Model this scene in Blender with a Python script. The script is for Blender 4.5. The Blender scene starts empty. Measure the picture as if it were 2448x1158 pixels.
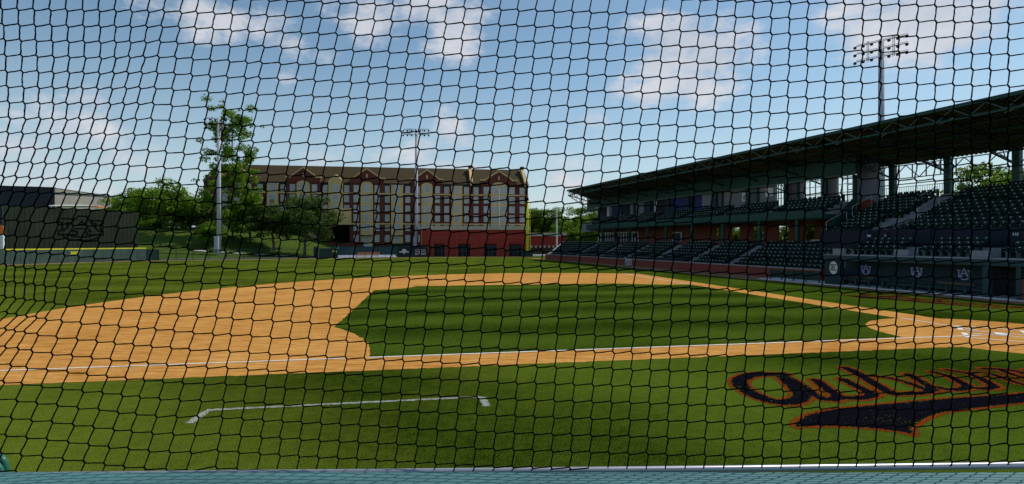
import bpy, bmesh, math, random
import numpy as np
from mathutils import Vector, Matrix
R = math.radians
sc = bpy.context.scene
C = sc.collection
random.seed(7)

# ------------------------------------------------------------------ camera
EYE = 3.5
cam = bpy.data.cameras.new("camera"); co = bpy.data.objects.new("camera", cam); C.objects.link(co)
co.location = (0, 0, EYE); co.rotation_euler = (R(90), 0, 0)
cam.sensor_width = 36; cam.lens = 18.0; cam.clip_start = 0.05; cam.clip_end = 6000
cam.shift_y = 0.0
sc.camera = co

# ------------------------------------------------------------------ light
SUN_EL = R(55); SUN_AZ = math.atan2(0.50, 0.86)          # azimuth measured from +X towards +Y
sdir = Vector((math.cos(SUN_EL)*math.cos(SUN_AZ), math.cos(SUN_EL)*math.sin(SUN_AZ), math.sin(SUN_EL)))
sl = bpy.data.lights.new("sun", 'SUN'); so = bpy.data.objects.new("sun", sl); C.objects.link(so)
sl.energy = 2.9; sl.angle = R(0.5); sl.color = (1.0, 0.94, 0.84)
so.rotation_euler = sdir.to_track_quat('Z', 'Y').to_euler()
so.location = (0, 0, 60)
sc.view_settings.view_transform = 'Standard'; sc.view_settings.look = 'None'
sc.view_settings.gamma = 1; sc.view_settings.exposure = 0.0

def U2D(u, v):                                            # direction of a point of the sky
    d = Vector(((u-1224)/1224, 1, -(v-579)/1224)); return d.normalized()

w = bpy.data.worlds.new("World"); sc.world = w; w.use_nodes = True
nt = w.node_tree; N = nt.nodes; L = nt.links
for n in list(N): N.remove(n)
def wn(t, **k):
    n = N.new(t)
    for a, b in k.items(): setattr(n, a, b)
    return n
def wm(op, a, b=None, c=None, clamp=False):
    n = N.new('ShaderNodeMath'); n.operation = op; n.use_clamp = clamp
    for i, x in enumerate((a, b, c)):
        if x is None: continue
        if isinstance(x, (int, float)): n.inputs[i].default_value = x
        else: L.new(x, n.inputs[i])
    return n.outputs[0]
sky = wn('ShaderNodeTexSky', sky_type='NISHITA', sun_disc=False, sun_elevation=SUN_EL,
         sun_rotation=math.pi/2 - SUN_AZ, air_density=1.0, dust_density=0.3, ozone_density=1.8, altitude=100)
tc = wn('ShaderNodeTexCoord')
DIR = tc.outputs['Generated']
mp = wn('ShaderNodeMapping'); mp.inputs['Scale'].default_value = (1, 1, 1.9); L.new(DIR, mp.inputs['Vector'])
n1 = wn('ShaderNodeTexNoise'); n1.inputs['Scale'].default_value = 8.5; n1.inputs['Detail'].default_value = 12; n1.inputs['Roughness'].default_value = .66
L.new(mp.outputs[0], n1.inputs['Vector'])
n2 = wn('ShaderNodeTexNoise'); n2.inputs['Scale'].default_value = 2.4; n2.inputs['Detail'].default_value = 4
L.new(mp.outputs[0], n2.inputs['Vector'])
# clouds: (u, v, radius, vertical stretch, strength)
CL = [(470,25,.075,1.0,.9),(560,45,.07,1.2,.8),(640,75,.07,1.3,.8),(700,110,.06,1.2,.7),(785,140,.045,1.4,.8),(380,0,.09,1.3,.6),
      (900,40,.11,1.4,.9),(1010,20,.12,1.3,1.0),(1085,65,.10,1.1,1.1),(1140,80,.05,1.2,.7),
      (1620,95,.12,1.3,1.25),(1700,130,.10,1.1,1.25),(1580,150,.10,1.4,.9),(1660,200,.10,1.4,.9),(1745,120,.05,1,.9),
      (1560,225,.11,1.8,.65),(1640,60,.03,1,.8),
      (2110,60,.10,1.2,.9),(2200,30,.12,1.2,1.1),(2260,85,.10,1.1,1.0),(2370,10,.13,2,.8),(2150,0,.12,1.5,.9),
      (60,360,.13,1.0,.62),(165,330,.09,.8,.74),(120,420,.15,1.6,.52),(260,390,.09,1.2,.5),
      (780,375,.08,1.5,.6),(870,390,.08,1.5,.6),(1000,370,.09,1.5,.6),(1075,300,.05,.9,.8),(1100,340,.07,1,.7),(1080,390,.12,2,.6),
      (1420,300,.05,1,.35),(1340,430,.12,1.6,.5),(950,55,.09,1.3,.7),(690,185,.03,1,.4)]
acc = None
for (u, v, r, st, k) in CL:
    d = U2D(u, v)
    sub = wn('ShaderNodeVectorMath', operation='SUBTRACT'); L.new(DIR, sub.inputs[0]); sub.inputs[1].default_value = d
    sca = wn('ShaderNodeVectorMath', operation='MULTIPLY'); L.new(sub.outputs[0], sca.inputs[0]); sca.inputs[1].default_value = (1, 1, st*1.25)
    ln = wn('ShaderNodeVectorMath', operation='LENGTH'); L.new(sca.outputs[0], ln.inputs[0])
    f = wm('SUBTRACT', 1.0, wm('DIVIDE', ln.outputs['Value'], r*1.0), clamp=True)
    f = wm('MULTIPLY', f, k)
    acc = f if acc is None else wm('MAXIMUM', acc, f)
# overhead and behind: scattered cloud so that reflections and the light are not even
gen = wm('MULTIPLY', wm('SUBTRACT', n2.outputs[0], .56), 1.2)
nz = wm('SUBTRACT', n1.outputs[0], .5)
dens = wm('MULTIPLY_ADD', nz, 5.2, wm('MULTIPLY_ADD', acc, 1.9, -.36))
dens = wm('MULTIPLY', dens, wm('MULTIPLY', acc, 5.0, clamp=True), clamp=True)
sh = wm('MULTIPLY_ADD', n1.outputs[0], .55, .62, clamp=True)
ccol = wn('ShaderNodeMixRGB'); ccol.inputs[1].default_value = (3.9, 4.4, 5.2, 1); ccol.inputs[2].default_value = (6.5, 6.35, 6.6, 1)
L.new(wm('MULTIPLY_ADD', nz, 2.2, .45, clamp=True), ccol.inputs[0])
tint = wn('ShaderNodeMixRGB', blend_type='MULTIPLY'); tint.inputs[0].default_value = 1
tint.inputs[2].default_value = (.97, 1.03, .93, 1); L.new(sky.outputs[0], tint.inputs[1])
mx = wn('ShaderNodeMixRGB'); L.new(wm('MULTIPLY', dens, .86), mx.inputs[0]); sepd = wn('ShaderNodeSeparateXYZ'); L.new(DIR, sepd.inputs[0])
hz_ = wm('POWER', wm('SUBTRACT', 1.0, wm('DIVIDE', wm('MAXIMUM', sepd.outputs[2], 0.0), .34), clamp=True), 1.6)
hmx = wn('ShaderNodeMixRGB'); L.new(wm('MULTIPLY', hz_, .92), hmx.inputs[0]); L.new(tint.outputs[0], hmx.inputs[1]); hmx.inputs[2].default_value = (4.25, 5.1, 5.75, 1)
L.new(hmx.outputs[0], mx.inputs[1]); L.new(ccol.outputs[0], mx.inputs[2])
bg = wn('ShaderNodeBackground'); bg.inputs[1].default_value = 0.122; L.new(mx.outputs[0], bg.inputs[0])
out = wn('ShaderNodeOutputWorld'); L.new(bg.outputs[0], out.inputs[0])

# ------------------------------------------------------------------ materials
MATS = {}
def mat(name, col, rough=.75, var=.12, scale=3.0, col2=None, bump=0.0, metal=0.0, spec=.3, stretch=(1,1,1), detail=4, emit=0, trans=0):
    if name in MATS: return MATS[name]
    m = bpy.data.materials.new(name); m.use_nodes = True; t = m.node_tree; n = t.nodes; l = t.links
    b = n['Principled BSDF']; b.inputs['Roughness'].default_value = rough; b.inputs['Metallic'].default_value = metal
    b.inputs['Specular IOR Level'].default_value = spec
    tcn = n.new('ShaderNodeTexCoord'); mpn = n.new('ShaderNodeMapping'); mpn.inputs['Scale'].default_value = stretch
    l.new(tcn.outputs['Object'], mpn.inputs[0])
    ns = n.new('ShaderNodeTexNoise'); ns.inputs['Scale'].default_value = scale; ns.inputs['Detail'].default_value = detail
    l.new(mpn.outputs[0], ns.inputs['Vector'])
    rp = n.new('ShaderNodeValToRGB'); rp.color_ramp.elements[0].position = .3; rp.color_ramp.elements[1].position = .7
    c = Vector(col); c2 = Vector(col2) if col2 else c*(1+var)
    c1 = c if col2 else c*(1-var)
    rp.color_ramp.elements[0].color = (*c1, 1); rp.color_ramp.elements[1].color = (*c2, 1)
    l.new(ns.outputs[0], rp.inputs[0]); l.new(rp.outputs[0], b.inputs['Base Color'])
    if bump:
        bn = n.new('ShaderNodeBump'); bn.inputs['Strength'].default_value = bump; l.new(ns.outputs[0], bn.inputs['Height']); l.new(bn.outputs[0], b.inputs['Normal'])
    if emit:
        b.inputs['Emission Color'].default_value = (*col, 1); b.inputs['Emission Strength'].default_value = emit
    MATS[name] = m; return m

def brick_mat(name, c1, c2, mortar, scale=1.0):
    m = mat(name, c1); t = m.node_tree; n = t.nodes; l = t.links
    b = n['Principled BSDF']; tcn = n['Texture Coordinate']
    # bricks on upright walls of any heading: horizontal run = distance along the wall
    sp = n.new('ShaderNodeSeparateXYZ'); l.new(tcn.outputs['Object'], sp.inputs[0])
    a = n.new('ShaderNodeMath'); a.operation = 'ADD'; l.new(sp.outputs[0], a.inputs[0]); l.new(sp.outputs[1], a.inputs[1])
    cb = n.new('ShaderNodeCombineXYZ'); l.new(a.outputs[0], cb.inputs[0]); l.new(sp.outputs[2], cb.inputs[1])
    br = n.new('ShaderNodeTexBrick'); br.inputs['Color1'].default_value = (*c1, 1); br.inputs['Color2'].default_value = (*c2, 1)
    br.inputs['Mortar'].default_value = (*mortar, 1); br.inputs['Scale'].default_value = scale; br.inputs['Mortar Size'].default_value = .012
    br.inputs['Brick Width'].default_value = .24; br.inputs['Row Height'].default_value = .085
    l.new(cb.outputs[0], br.inputs['Vector'])
    mxx = n.new('ShaderNodeMixRGB'); mxx.blend_type = 'MULTIPLY'; mxx.inputs[0].default_value = .6
    l.new(br.outputs[0], mxx.inputs[1])
    r2 = n.new('ShaderNodeValToRGB'); r2.color_ramp.elements[0].color = (.7, .7, .7, 1); r2.color_ramp.elements[1].color = (1.15, 1.15, 1.15, 1)
    ns = n['Noise Texture']; ns.inputs['Scale'].default_value = .6; l.new(ns.outputs[0], r2.inputs[0]); l.new(r2.outputs[0], mxx.inputs[2])
    l.new(mxx.outputs[0], b.inputs['Base Color']); b.inputs['Roughness'].default_value = .9
    return m

def field_mat(name, dark, light, kind):
    """turf: mowing stripes, painted view-angle brightness, clumps and blade speckle; dirt: raked streaks"""
    m = bpy.data.materials.new(name); m.use_nodes = True; t = m.node_tree; n = t.nodes; l = t.links
    b = n['Principled BSDF']; b.inputs['Roughness'].default_value = 1; b.inputs['Specular IOR Level'].default_value = 0
    tcn = n.new('ShaderNodeTexCoord')
    def M(op, a, bb=None, c=None, clamp=False):
        x = n.new('ShaderNodeMath'); x.operation = op; x.use_clamp = clamp
        for i, y in enumerate((a, bb, c)):
            if y is None: continue
            if isinstance(y, (int, float)): x.inputs[i].default_value = y
            else: l.new(y, x.inputs[i])
        return x.outputs[0]
    def NZ(scale, det=3, rough=.5, st=(1,1,1), rot=0):
        mpn = n.new('ShaderNodeMapping'); mpn.inputs['Scale'].default_value = st; mpn.inputs['Rotation'].default_value = (0, 0, rot)
        l.new(tcn.outputs['Object'], mpn.inputs[0])
        x = n.new('ShaderNodeTexNoise'); x.inputs['Scale'].default_value = scale; x.inputs['Detail'].default_value = det; x.inputs['Roughness'].default_value = rough
        l.new(mpn.outputs[0], x.inputs['Vector']); return x.outputs[0]
    if kind in ('infield', 'outfield', 'hill'):
        sp = n.new('ShaderNodeSeparateXYZ'); l.new(tcn.outputs['Object'], sp.inputs[0])
        warp = M('MULTIPLY', M('SUBTRACT', NZ(.12, 3), .5), 2.6)
        if kind == 'infield':
            ph = M('ADD', M('MULTIPLY', sp.outputs[0], -.165), M('MULTIPLY', sp.outputs[1], .986))
            s = M('MULTIPLY', M('SINE', M('MULTIPLY', M('ADD', ph, M('MULTIPLY', warp, .5)), 2*math.pi/5.4)), M('MULTIPLY_ADD', NZ(.16, 3), 2.2, -.1)); amp = .21
        elif kind == 'outfield':
            ph = M('ADD', M('MULTIPLY', sp.outputs[0], .68), M('MULTIPLY', sp.outputs[1], .73))
            far = M('SINE', M('MULTIPLY', M('ADD', M('ADD', M('MULTIPLY', sp.outputs[0], -.165), M('MULTIPLY', sp.outputs[1], .986)), M('MULTIPLY', warp, 9)), 2*math.pi/13))
            near = M('SINE', M('MULTIPLY', M('ADD', M('ADD', ph, warp), 2.5), 2*math.pi/12))  # mowing bands, phased to paint view-angle brightness into the left foreground
            k = M('MULTIPLY_ADD', sp.outputs[1], .08, -2.0, clamp=True)
            s = M('ADD', M('MULTIPLY', M('MULTIPLY', far, k), .55), M('MULTIPLY', near, M('SUBTRACT', 1.0, k))); amp = .23
        else:
            s = M('MULTIPLY', M('SUBTRACT', NZ(.12, 3), .5), 3); amp = .22
        stripe = M('MULTIPLY_ADD', M('MULTIPLY', s, 1.6, clamp=False), amp*.5, .5)
        big = M('MULTIPLY', M('SUBTRACT', NZ(.35, 4, .6), .5), .55)
        mid = M('MULTIPLY', M('SUBTRACT', NZ(5, 3, .6), .5), .40)
        fine = M('MULTIPLY', M('SUBTRACT', NZ(38, 4, .8), .5), 2.6)
        fac = M('ADD', M('ADD', stripe, big), M('ADD', mid, fine), clamp=True)
        rp = n.new('ShaderNodeValToRGB'); e = rp.color_ramp.elements
        e[0].position = .12; e[0].color = (*dark, 1); e[1].position = .88; e[1].color = (*light, 1)
        l.new(fac, rp.inputs[0]); col = rp.outputs[0]
        if kind == 'outfield':                         # view-angle shading painted into the colour: cooler, darker towards the home-plate side
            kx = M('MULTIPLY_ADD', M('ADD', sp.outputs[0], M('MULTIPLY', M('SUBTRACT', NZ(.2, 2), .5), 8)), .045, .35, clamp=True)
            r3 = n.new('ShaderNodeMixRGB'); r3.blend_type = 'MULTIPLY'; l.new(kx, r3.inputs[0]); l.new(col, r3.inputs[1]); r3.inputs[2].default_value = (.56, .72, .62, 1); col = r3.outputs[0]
        hgt = M('ADD', fine, mid); bs = .5
    else:
        streak = M('MULTIPLY', M('SUBTRACT', NZ(1.1, 6, .65, (1, 5, 1), R(-4)), .5), 1.9)
        fine = M('MULTIPLY', M('SUBTRACT', NZ(22, 5, .7), .5), 1.0)
        big = M('MULTIPLY', M('SUBTRACT', NZ(.22, 3), .5), .7)
        fac = M('ADD', M('ADD', streak, fine), M('ADD', big, .5), clamp=True)
        rp = n.new('ShaderNodeValToRGB'); e = rp.color_ramp.elements
        e[0].position = .05; e[0].color = (*dark, 1); e[1].position = .95; e[1].color = (*light, 1)
        l.new(fac, rp.inputs[0])
        # pale scuffs of dried clay
        sc1 = M('MULTIPLY', M('SUBTRACT', NZ(.55, 5, .7, (1, 3.2, 1), R(6)), .47), 5, clamp=True)
        sc2 = M('MULTIPLY', sc1, M('MULTIPLY', M('SUBTRACT', NZ(7, 4, .7), .38), 3, clamp=True))
        mx2 = n.new('ShaderNodeMixRGB'); l.new(M('MULTIPLY', sc2, .6), mx2.inputs[0]); l.new(rp.outputs[0], mx2.inputs[1])
        mx2.inputs[2].default_value = (min(1, light[0]*1.1), light[1]*1.3, light[2]*1.7, 1); col = mx2.outputs[0]
        hgt = M('ADD', fine, streak); bs = .35
    l.new(col, b.inputs['Base Color'])
    bn = n.new('ShaderNodeBump'); bn.inputs['Strength'].default_value = bs; bn.inputs['Distance'].default_value = .03
    l.new(hgt, bn.inputs['Height']); l.new(bn.outputs[0], b.inputs['Normal'])
    return m

def leaf_mat(name, dark, light):
    m = bpy.data.materials.new(name); m.use_nodes = True; t = m.node_tree; n = t.nodes; l = t.links
    for x in list(n): n.remove(x)
    g = n.new('ShaderNodeNewGeometry'); rp = n.new('ShaderNodeValToRGB')
    rp.color_ramp.elements[0].color = (*dark, 1); rp.color_ramp.elements[1].color = (*light, 1)
    l.new(g.outputs['Random Per Island'], rp.inputs[0])
    d = n.new('ShaderNodeBsdfPrincipled'); d.inputs['Roughness'].default_value = .6; d.inputs['Specular IOR Level'].default_value = .12
    l.new(rp.outputs[0], d.inputs['Base Color'])
    tr = n.new('ShaderNodeBsdfTranslucent'); hs = n.new('ShaderNodeHueSaturation'); hs.inputs['Value'].default_value = 2.0; hs.inputs['Hue'].default_value = .49
    l.new(rp.outputs[0], hs.inputs['Color']); l.new(hs.outputs[0], tr.inputs[0])
    mxs = n.new('ShaderNodeMixShader'); mxs.inputs[0].default_value = .45; l.new(d.outputs[0], mxs.inputs[1]); l.new(tr.outputs[0], mxs.inputs[2])
    o = n.new('ShaderNodeOutputMaterial'); l.new(mxs.outputs[0], o.inputs[0])
    return m

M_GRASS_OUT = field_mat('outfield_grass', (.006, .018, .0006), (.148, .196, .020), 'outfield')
M_GRASS_IN = field_mat('infield_grass', (.005, .018, .001), (.080, .130, .013), 'infield')
M_HILL = field_mat('hill_grass', (.028, .050, .008), (.10, .145, .03), 'hill')
M_DIRT = field_mat('infield_clay', (.35, .132, .020), (.73, .375, .105), 'dirt')
M_TRACK = field_mat('track_clay', (.24, .125, .07), (.38, .215, .12), 'dirt')
M_CHALK = mat('chalk', (.80, .76, .68), .95, .12, 9)
M_NAVY = mat('navy_paint', (.007, .011, .026), .6, .2, 2)
M_NAVYW = mat('navy_wall', (.022, .030, .085), .6, .15, 1)
M_GREEN = mat('green_steel', (.016, .062, .050), .5, .18, 1.5)
M_GREEND = mat('dark_green_steel', (.012, .040, .034), .5, .2, 1.5)
M_PAD = mat('padded_green', (.060, .105, .085), .6, .18, .8)
M_MON = mat('ribbed_green', (.036, .046, .030), .8, .2, .35, spec=.05)
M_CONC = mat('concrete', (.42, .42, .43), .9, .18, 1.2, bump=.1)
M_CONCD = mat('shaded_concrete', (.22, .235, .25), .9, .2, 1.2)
M_BLACK = mat('black_line', (.004, .005, .004), .8, .1, 1, spec=.05)
M_YEL = mat('yellow_paint', (.88, .82, .04), .5, .08, 1)
M_WHITE = mat('white_paint', (.78, .78, .80), .6, .06, 2)
M_GREY = mat('galvanised', (.50, .50, .55), .6, .12, 1.5)
M_LAV = mat('lavender_paint', (.58, .58, .98), .6, .05, 2)
M_BRICK = brick_mat('dark_brick', (.185, .036, .022), (.14, .026, .017), (.15, .07, .055), 1)
M_BRICKS = brick_mat('stand_brick', (.26, .062, .036), (.21, .05, .030), (.17, .09, .07), 1)
M_BRICKR = brick_mat('red_brick', (.50, .040, .024), (.42, .032, .02), (.30, .07, .05), 1)
M_BRICKW = brick_mat('field_wall_brick', (.30, .052, .030), (.24, .042, .026), (.19, .08, .06), 1)
M_CREAM = mat('cream_render', (.74, .49, .215), .85, .08, .3)
M_STONE = mat('pale_stone', (.60, .47, .36), .85, .1, .5)
M_ROOF = mat('brown_shingle', (.052, .033, .009), .9, .25, 1.2, stretch=(1, 1, 4))
M_GLASS = mat('window_glass', (.40, .40, .40), .25, .22, .25, spec=.4)
M_FRAME = mat('window_frame', (.72, .71, .68), .6, .05, 1)
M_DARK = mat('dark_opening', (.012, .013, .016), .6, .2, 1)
M_CLAD = mat('charcoal_cladding', (.024, .024, .036), .6, .12, .3)
M_BEIGE = mat('beige_cladding', (.36, .335, .29), .8, .06, .3)
M_PURPG = mat('grey_cladding', (.25, .24, .26), .8, .1, .5)
M_WOODB = mat('bench_wood', (.20, .12, .08), .7, .2, 2, stretch=(1, 6, 6))
M_ORNG = mat('orange_paint', (.75, .20, .03), .6, .05, 1)
M_TEAL = mat('teal_padding', (.082, .205, .20), .55, .16, 3.0, bump=.06, stretch=(1, 4, 1))
M_RAIL = mat('silver_rail', (.42, .42, .46), .35, .06, 4, metal=.5)
M_NET = mat('black_net_cord', (.0025, .004, .005), 1, .3, 40, spec=0)
M_BARK = mat('bark', (.10, .075, .055), .95, .3, 2, stretch=(4, 4, 1), bump=.4)
M_UNDER = mat('roof_underside', (.135, .115, .040), .8, .25, .7)
M_SEAT = mat('seat_green', (.0066, .029, .023), .55, .25, 2, spec=.2)
M_LEAF = leaf_mat('leaf_mid', (.018, .055, .004), (.15, .26, .022))
M_LEAFB = leaf_mat('leaf_bright', (.026, .075, .005), (.19, .32, .024))
M_LEAFD = leaf_mat('leaf_dark', (.008, .026, .004), (.095, .155, .030))
M_OLOGO = mat('orange_turf_paint', (.20, .038, .006), 1, .4, 30, spec=0)
M_NLOGO = mat('navy_turf_paint', (.005, .005, .009), 1, .6, 30, spec=0)

# ------------------------------------------------------------------ mesh helper
class MB:
    def __init__(s): s.v = []; s.f = []; s.mi = []; s.cur = 0; s.mats = []
    def m(s, mt):
        if mt not in s.mats: s.mats.append(mt)
        s.cur = s.mats.index(mt); return s
    def face(s, pts):
        i = len(s.v); s.v += [tuple(p) for p in pts]; s.f.append(tuple(range(i, i+len(pts)))); s.mi.append(s.cur)
    def hexa(s, p):                                   # 8 corners: bottom 0-3, top 4-7
        i = len(s.v); s.v += [tuple(q) for q in p]
        for q in ((3,2,1,0),(4,5,6,7),(0,1,5,4),(1,2,6,5),(2,3,7,6),(3,0,4,7)):
            s.f.append(tuple(i+k for k in q)); s.mi.append(s.cur)
    def box(s, x0, x1, y0, y1, z0, z1, T=None):
        p = [(x0,y0,z0),(x1,y0,z0),(x1,y1,z0),(x0,y1,z0),(x0,y0,z1),(x1,y0,z1),(x1,y1,z1),(x0,y1,z1)]
        if T: p = [T(*q) for q in p]
        s.hexa(p)
    def tube(s, a, b, r, r2=None, n=6, cap=True):
        a = Vector(a); b = Vector(b); r2 = r if r2 is None else r2
        d = b-a
        if d.length < 1e-6: return
        q = d.to_track_quat('Z', 'Y'); i = len(s.v)
        for P, rr in ((a, r), (b, r2)):
            for k in range(n):
                t = 2*math.pi*k/n; s.v.append(tuple(P + q @ Vector((rr*math.cos(t), rr*math.sin(t), 0))))
        for k in range(n):
            s.f.append((i+k, i+(k+1) % n, i+n+(k+1) % n, i+n+k)); s.mi.append(s.cur)
        if cap:
            s.f.append(tuple(i+k for k in range(n-1, -1, -1))); s.mi.append(s.cur)
            s.f.append(tuple(i+n+k for k in range(n))); s.mi.append(s.cur)
    def path(s, pts, r, n=6):
        pts = [Vector(p) for p in pts]; i0 = len(s.v)
        rr = r if isinstance(r, (list, tuple)) else [r]*len(pts)
        for j, P in enumerate(pts):
            d = (pts[min(j+1, len(pts)-1)]-pts[max(j-1, 0)]).normalized(); q = d.to_track_quat('Z', 'Y')
            for k in range(n):
                t = 2*math.pi*k/n; s.v.append(tuple(P + q @ Vector((rr[j]*math.cos(t), rr[j]*math.sin(t), 0))))
        for j in range(len(pts)-1):
            for k in range(n):
                a = i0+j*n; s.f.append((a+k, a+(k+1) % n, a+n+(k+1) % n, a+n+k)); s.mi.append(s.cur)
        s.f.append(tuple(i0+k for k in range(n-1, -1, -1))); s.mi.append(s.cur)
        e = i0+(len(pts)-1)*n; s.f.append(tuple(e+k for k in range(n))); s.mi.append(s.cur)
    def bar(s, a, b, wd, th):                          # square bar
        a = Vector(a); b = Vector(b); q = (b-a).to_track_quat('Z', 'Y')
        o = [(-wd/2,-th/2),(wd/2,-th/2),(wd/2,th/2),(-wd/2,th/2)]
        s.hexa([a+q@Vector((x,y,0)) for x,y in o]+[b+q@Vector((x,y,0)) for x,y in o])
    def prism(s, poly, T, d0, d1):                     # polygon (s,t) extruded d0..d1, T maps (s,t,d)
        n = len(poly); i = len(s.v)
        for d in (d0, d1):
            for (a, b) in poly: s.v.append(tuple(T(a, b, d)))
        s.f.append(tuple(i+k for k in range(n-1, -1, -1))); s.mi.append(s.cur)
        s.f.append(tuple(i+n+k for k in range(n))); s.mi.append(s.cur)
        for k in range(n):
            s.f.append((i+k, i+(k+1) % n, i+n+(k+1) % n, i+n+k)); s.mi.append(s.cur)
    def build(s, name, mt=None, parent=None, smooth=False, loc=None):
        me = bpy.data.meshes.new(name)
        v = s.v
        if loc is not None: v = [(p[0]-loc[0], p[1]-loc[1], p[2]-loc[2]) for p in v]
        me.from_pydata(v, [], s.f)
        ms = s.mats if s.mats else [mt]
        for x in ms: me.materials.append(x)
        if s.mats: me.polygons.foreach_set('material_index', s.mi)
        if smooth: me.polygons.foreach_set('use_smooth', [True]*len(s.f))
        me.update()
        o = bpy.data.objects.new(name, me); C.objects.link(o)
        if parent is not None: o.parent = parent
        if loc is not None: o.location = loc
        return o
def tag(o, label=None, cat=None, group=None, kind=None):
    for k, x in (('label', label), ('category', cat), ('group', group), ('kind', kind)):
        if x: o[k] = x
    return o
def empty(name, label, cat, group=None, loc=(0,0,0)):
    o = bpy.data.objects.new(name, None); C.objects.link(o); o.location = loc; o.empty_display_size = .3
    return tag(o, label, cat, group)
def copy_tree(o, parent=None):
    c = o.copy(); C.objects.link(c)
    if parent is not None: c.parent = parent
    for ch in list(o.children): copy_tree(ch, c)
    return c
def text(body, size, T, mt, name, parent, thick=.01, extr=0.0, xs=1.0):
    cu = bpy.data.curves.new(name, 'FONT'); cu.body = body; cu.size = size; cu.extrude = thick; cu.align_x = 'CENTER'; cu.align_y = 'CENTER'
    cu.offset = extr
    to = bpy.data.objects.new(name, cu); C.objects.link(to)
    me = bpy.data.meshes.new_from_object(to.evaluated_get(bpy.context.evaluated_depsgraph_get()))
    C.objects.unlink(to); bpy.data.objects.remove(to)
    for p in me.vertices: p.co = Vector(T(p.co.x*xs, p.co.y, p.co.z))
    me.materials.clear(); me.materials.append(mt); me.name = name
    o = bpy.data.objects.new(name, me); C.objects.link(o); o.parent = parent
    return o
def PX(u, v, y): return Vector(((u-1224)/1224*y, y, EYE-(v-579)/1224*y))
def GP(u, v): return PX(u, v, EYE*1224/(v-579))
FH = GP(2397, 800.5)                                     # home plate
TH = R(99.5); EX = Vector((math.cos(TH), math.sin(TH), 0)); EY = Vector((-math.sin(TH), math.cos(TH), 0))
def FW(x, y, z=0): p = FH+EX*x+EY*y; return Vector((p.x, p.y, z))

def flat(name, poly, z, mt, **k):
    me = bpy.data.meshes.new(name); bm = bmesh.new()
    vs = [bm.verts.new((p[0], p[1], z)) for p in poly]
    f = bm.faces.new(vs); f.normal_update()
    if f.normal.z < 0: f.normal_flip()
    bmesh.ops.triangulate(bm, faces=[f]); bm.to_mesh(me); bm.free(); me.materials.append(mt)
    o = bpy.data.objects.new(name, me); C.objects.link(o); return tag(o, **k)
def ribbon(mb, pts, wd, z):
    for a, b in zip(pts[:-1], pts[1:]):
        a = Vector((a[0], a[1], 0)); b = Vector((b[0], b[1], 0)); d = (b-a).normalized(); n = Vector((-d.y, d.x, 0))*wd/2
        mb.face([(a-n)+Vector((0,0,z)), (b-n)+Vector((0,0,z)), (b+n)+Vector((0,0,z)), (a+n)+Vector((0,0,z))])

# ------------------------------------------------------------------ ground and hill
def sm(t): t = max(0, min(1, t)); return t*t*(3-2*t)
def hill(x, y):
    d = (x+90)*-.721+(y-60)*.693
    h = 7.2*sm((d-11)/38)*sm((-x-38)/28)
    return h - 0.02
gx = sorted(set([-1500,-900,-500,-320,-240] + list(range(-200, 61, 4)) + [80,120,200,350,600,1000,1500]))
gy = sorted(set([-200,-50] + list(range(0, 221, 4)) + [240,280,340,450,700,1200,2500]))
gm = MB()
gm.v = [(x, y, hill(x, y)) for y in gy for x in gx]
nx = len(gx)
for j in range(len(gy)-1):
    for i in range(nx-1):
        gm.f.append((j*nx+i, j*nx+i+1, (j+1)*nx+i+1, (j+1)*nx+i)); gm.mi.append(0)
tag(gm.build('ground', M_HILL, smooth=True), kind='structure')

WALL = [(-92, 52), (-85.5, 66), (-77.9, 77.9), (-73.5, 88), (-68.6, 96), (-67.2, 97.4), (-60, 101.5), (-51.6, 104.8), (-42.5, 109.8), (-30, 114.6), (-18.5, 118), (-8, 120.3), (4.3, 121)]
fieldpoly = [(-92, 52), (-92, -5), (60, -5), (45, 0)] + [(43.7, 0), (7.0, 104.5), (6.6, 112), (4.3, 120.6)] + [(x, y-.1) for x, y in WALL[::-1][1:-1]]
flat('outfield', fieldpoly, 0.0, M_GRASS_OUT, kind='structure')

# warning track: outfield strip and the strip along the first-base side
tr = [(x*(1-3.2/max(1, math.hypot(x-9, y-30))*0) , y) for x, y in WALL]
inner = []
for i, (x, y) in enumerate(WALL):
    a = Vector(WALL[max(0, i-1)]); b = Vector(WALL[min(len(WALL)-1, i+1)]); d = (b-a).normalized(); n = Vector((d.y, -d.x))
    inner.append((x+n.x*2.6, y+n.y*2.6))
flat('warning_track', [(x, y-.12) for x, y in WALL]+inner[::-1], .004, M_TRACK, kind='structure')

# stand frame: a runs away from us along the first-base wall, q runs out of the field
SO = Vector((43.7, 0, 0)); SA = Vector((-.333, .943, 0)); SQ = Vector((.943, .333, 0))
def S(a, q, z=0.0): p = SO+SA*a+SQ*q; return Vector((p.x, p.y, z))
def au(u, q):                                            # a where the line of sight u meets offset q
    k = (u-1224)/1224; return (43.7+.943*q-.333*k*q)/(.943*k+.333)
flat('warning_track', [S(30, -4.6), S(46, -4.3), S(60, -4.2), S(80, -2.6), S(98, -1.4), S(111, -1.2), S(118, -1), S(118, .5), S(20, .5), S(20, -5)], .004, M_TRACK, kind='structure')

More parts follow.
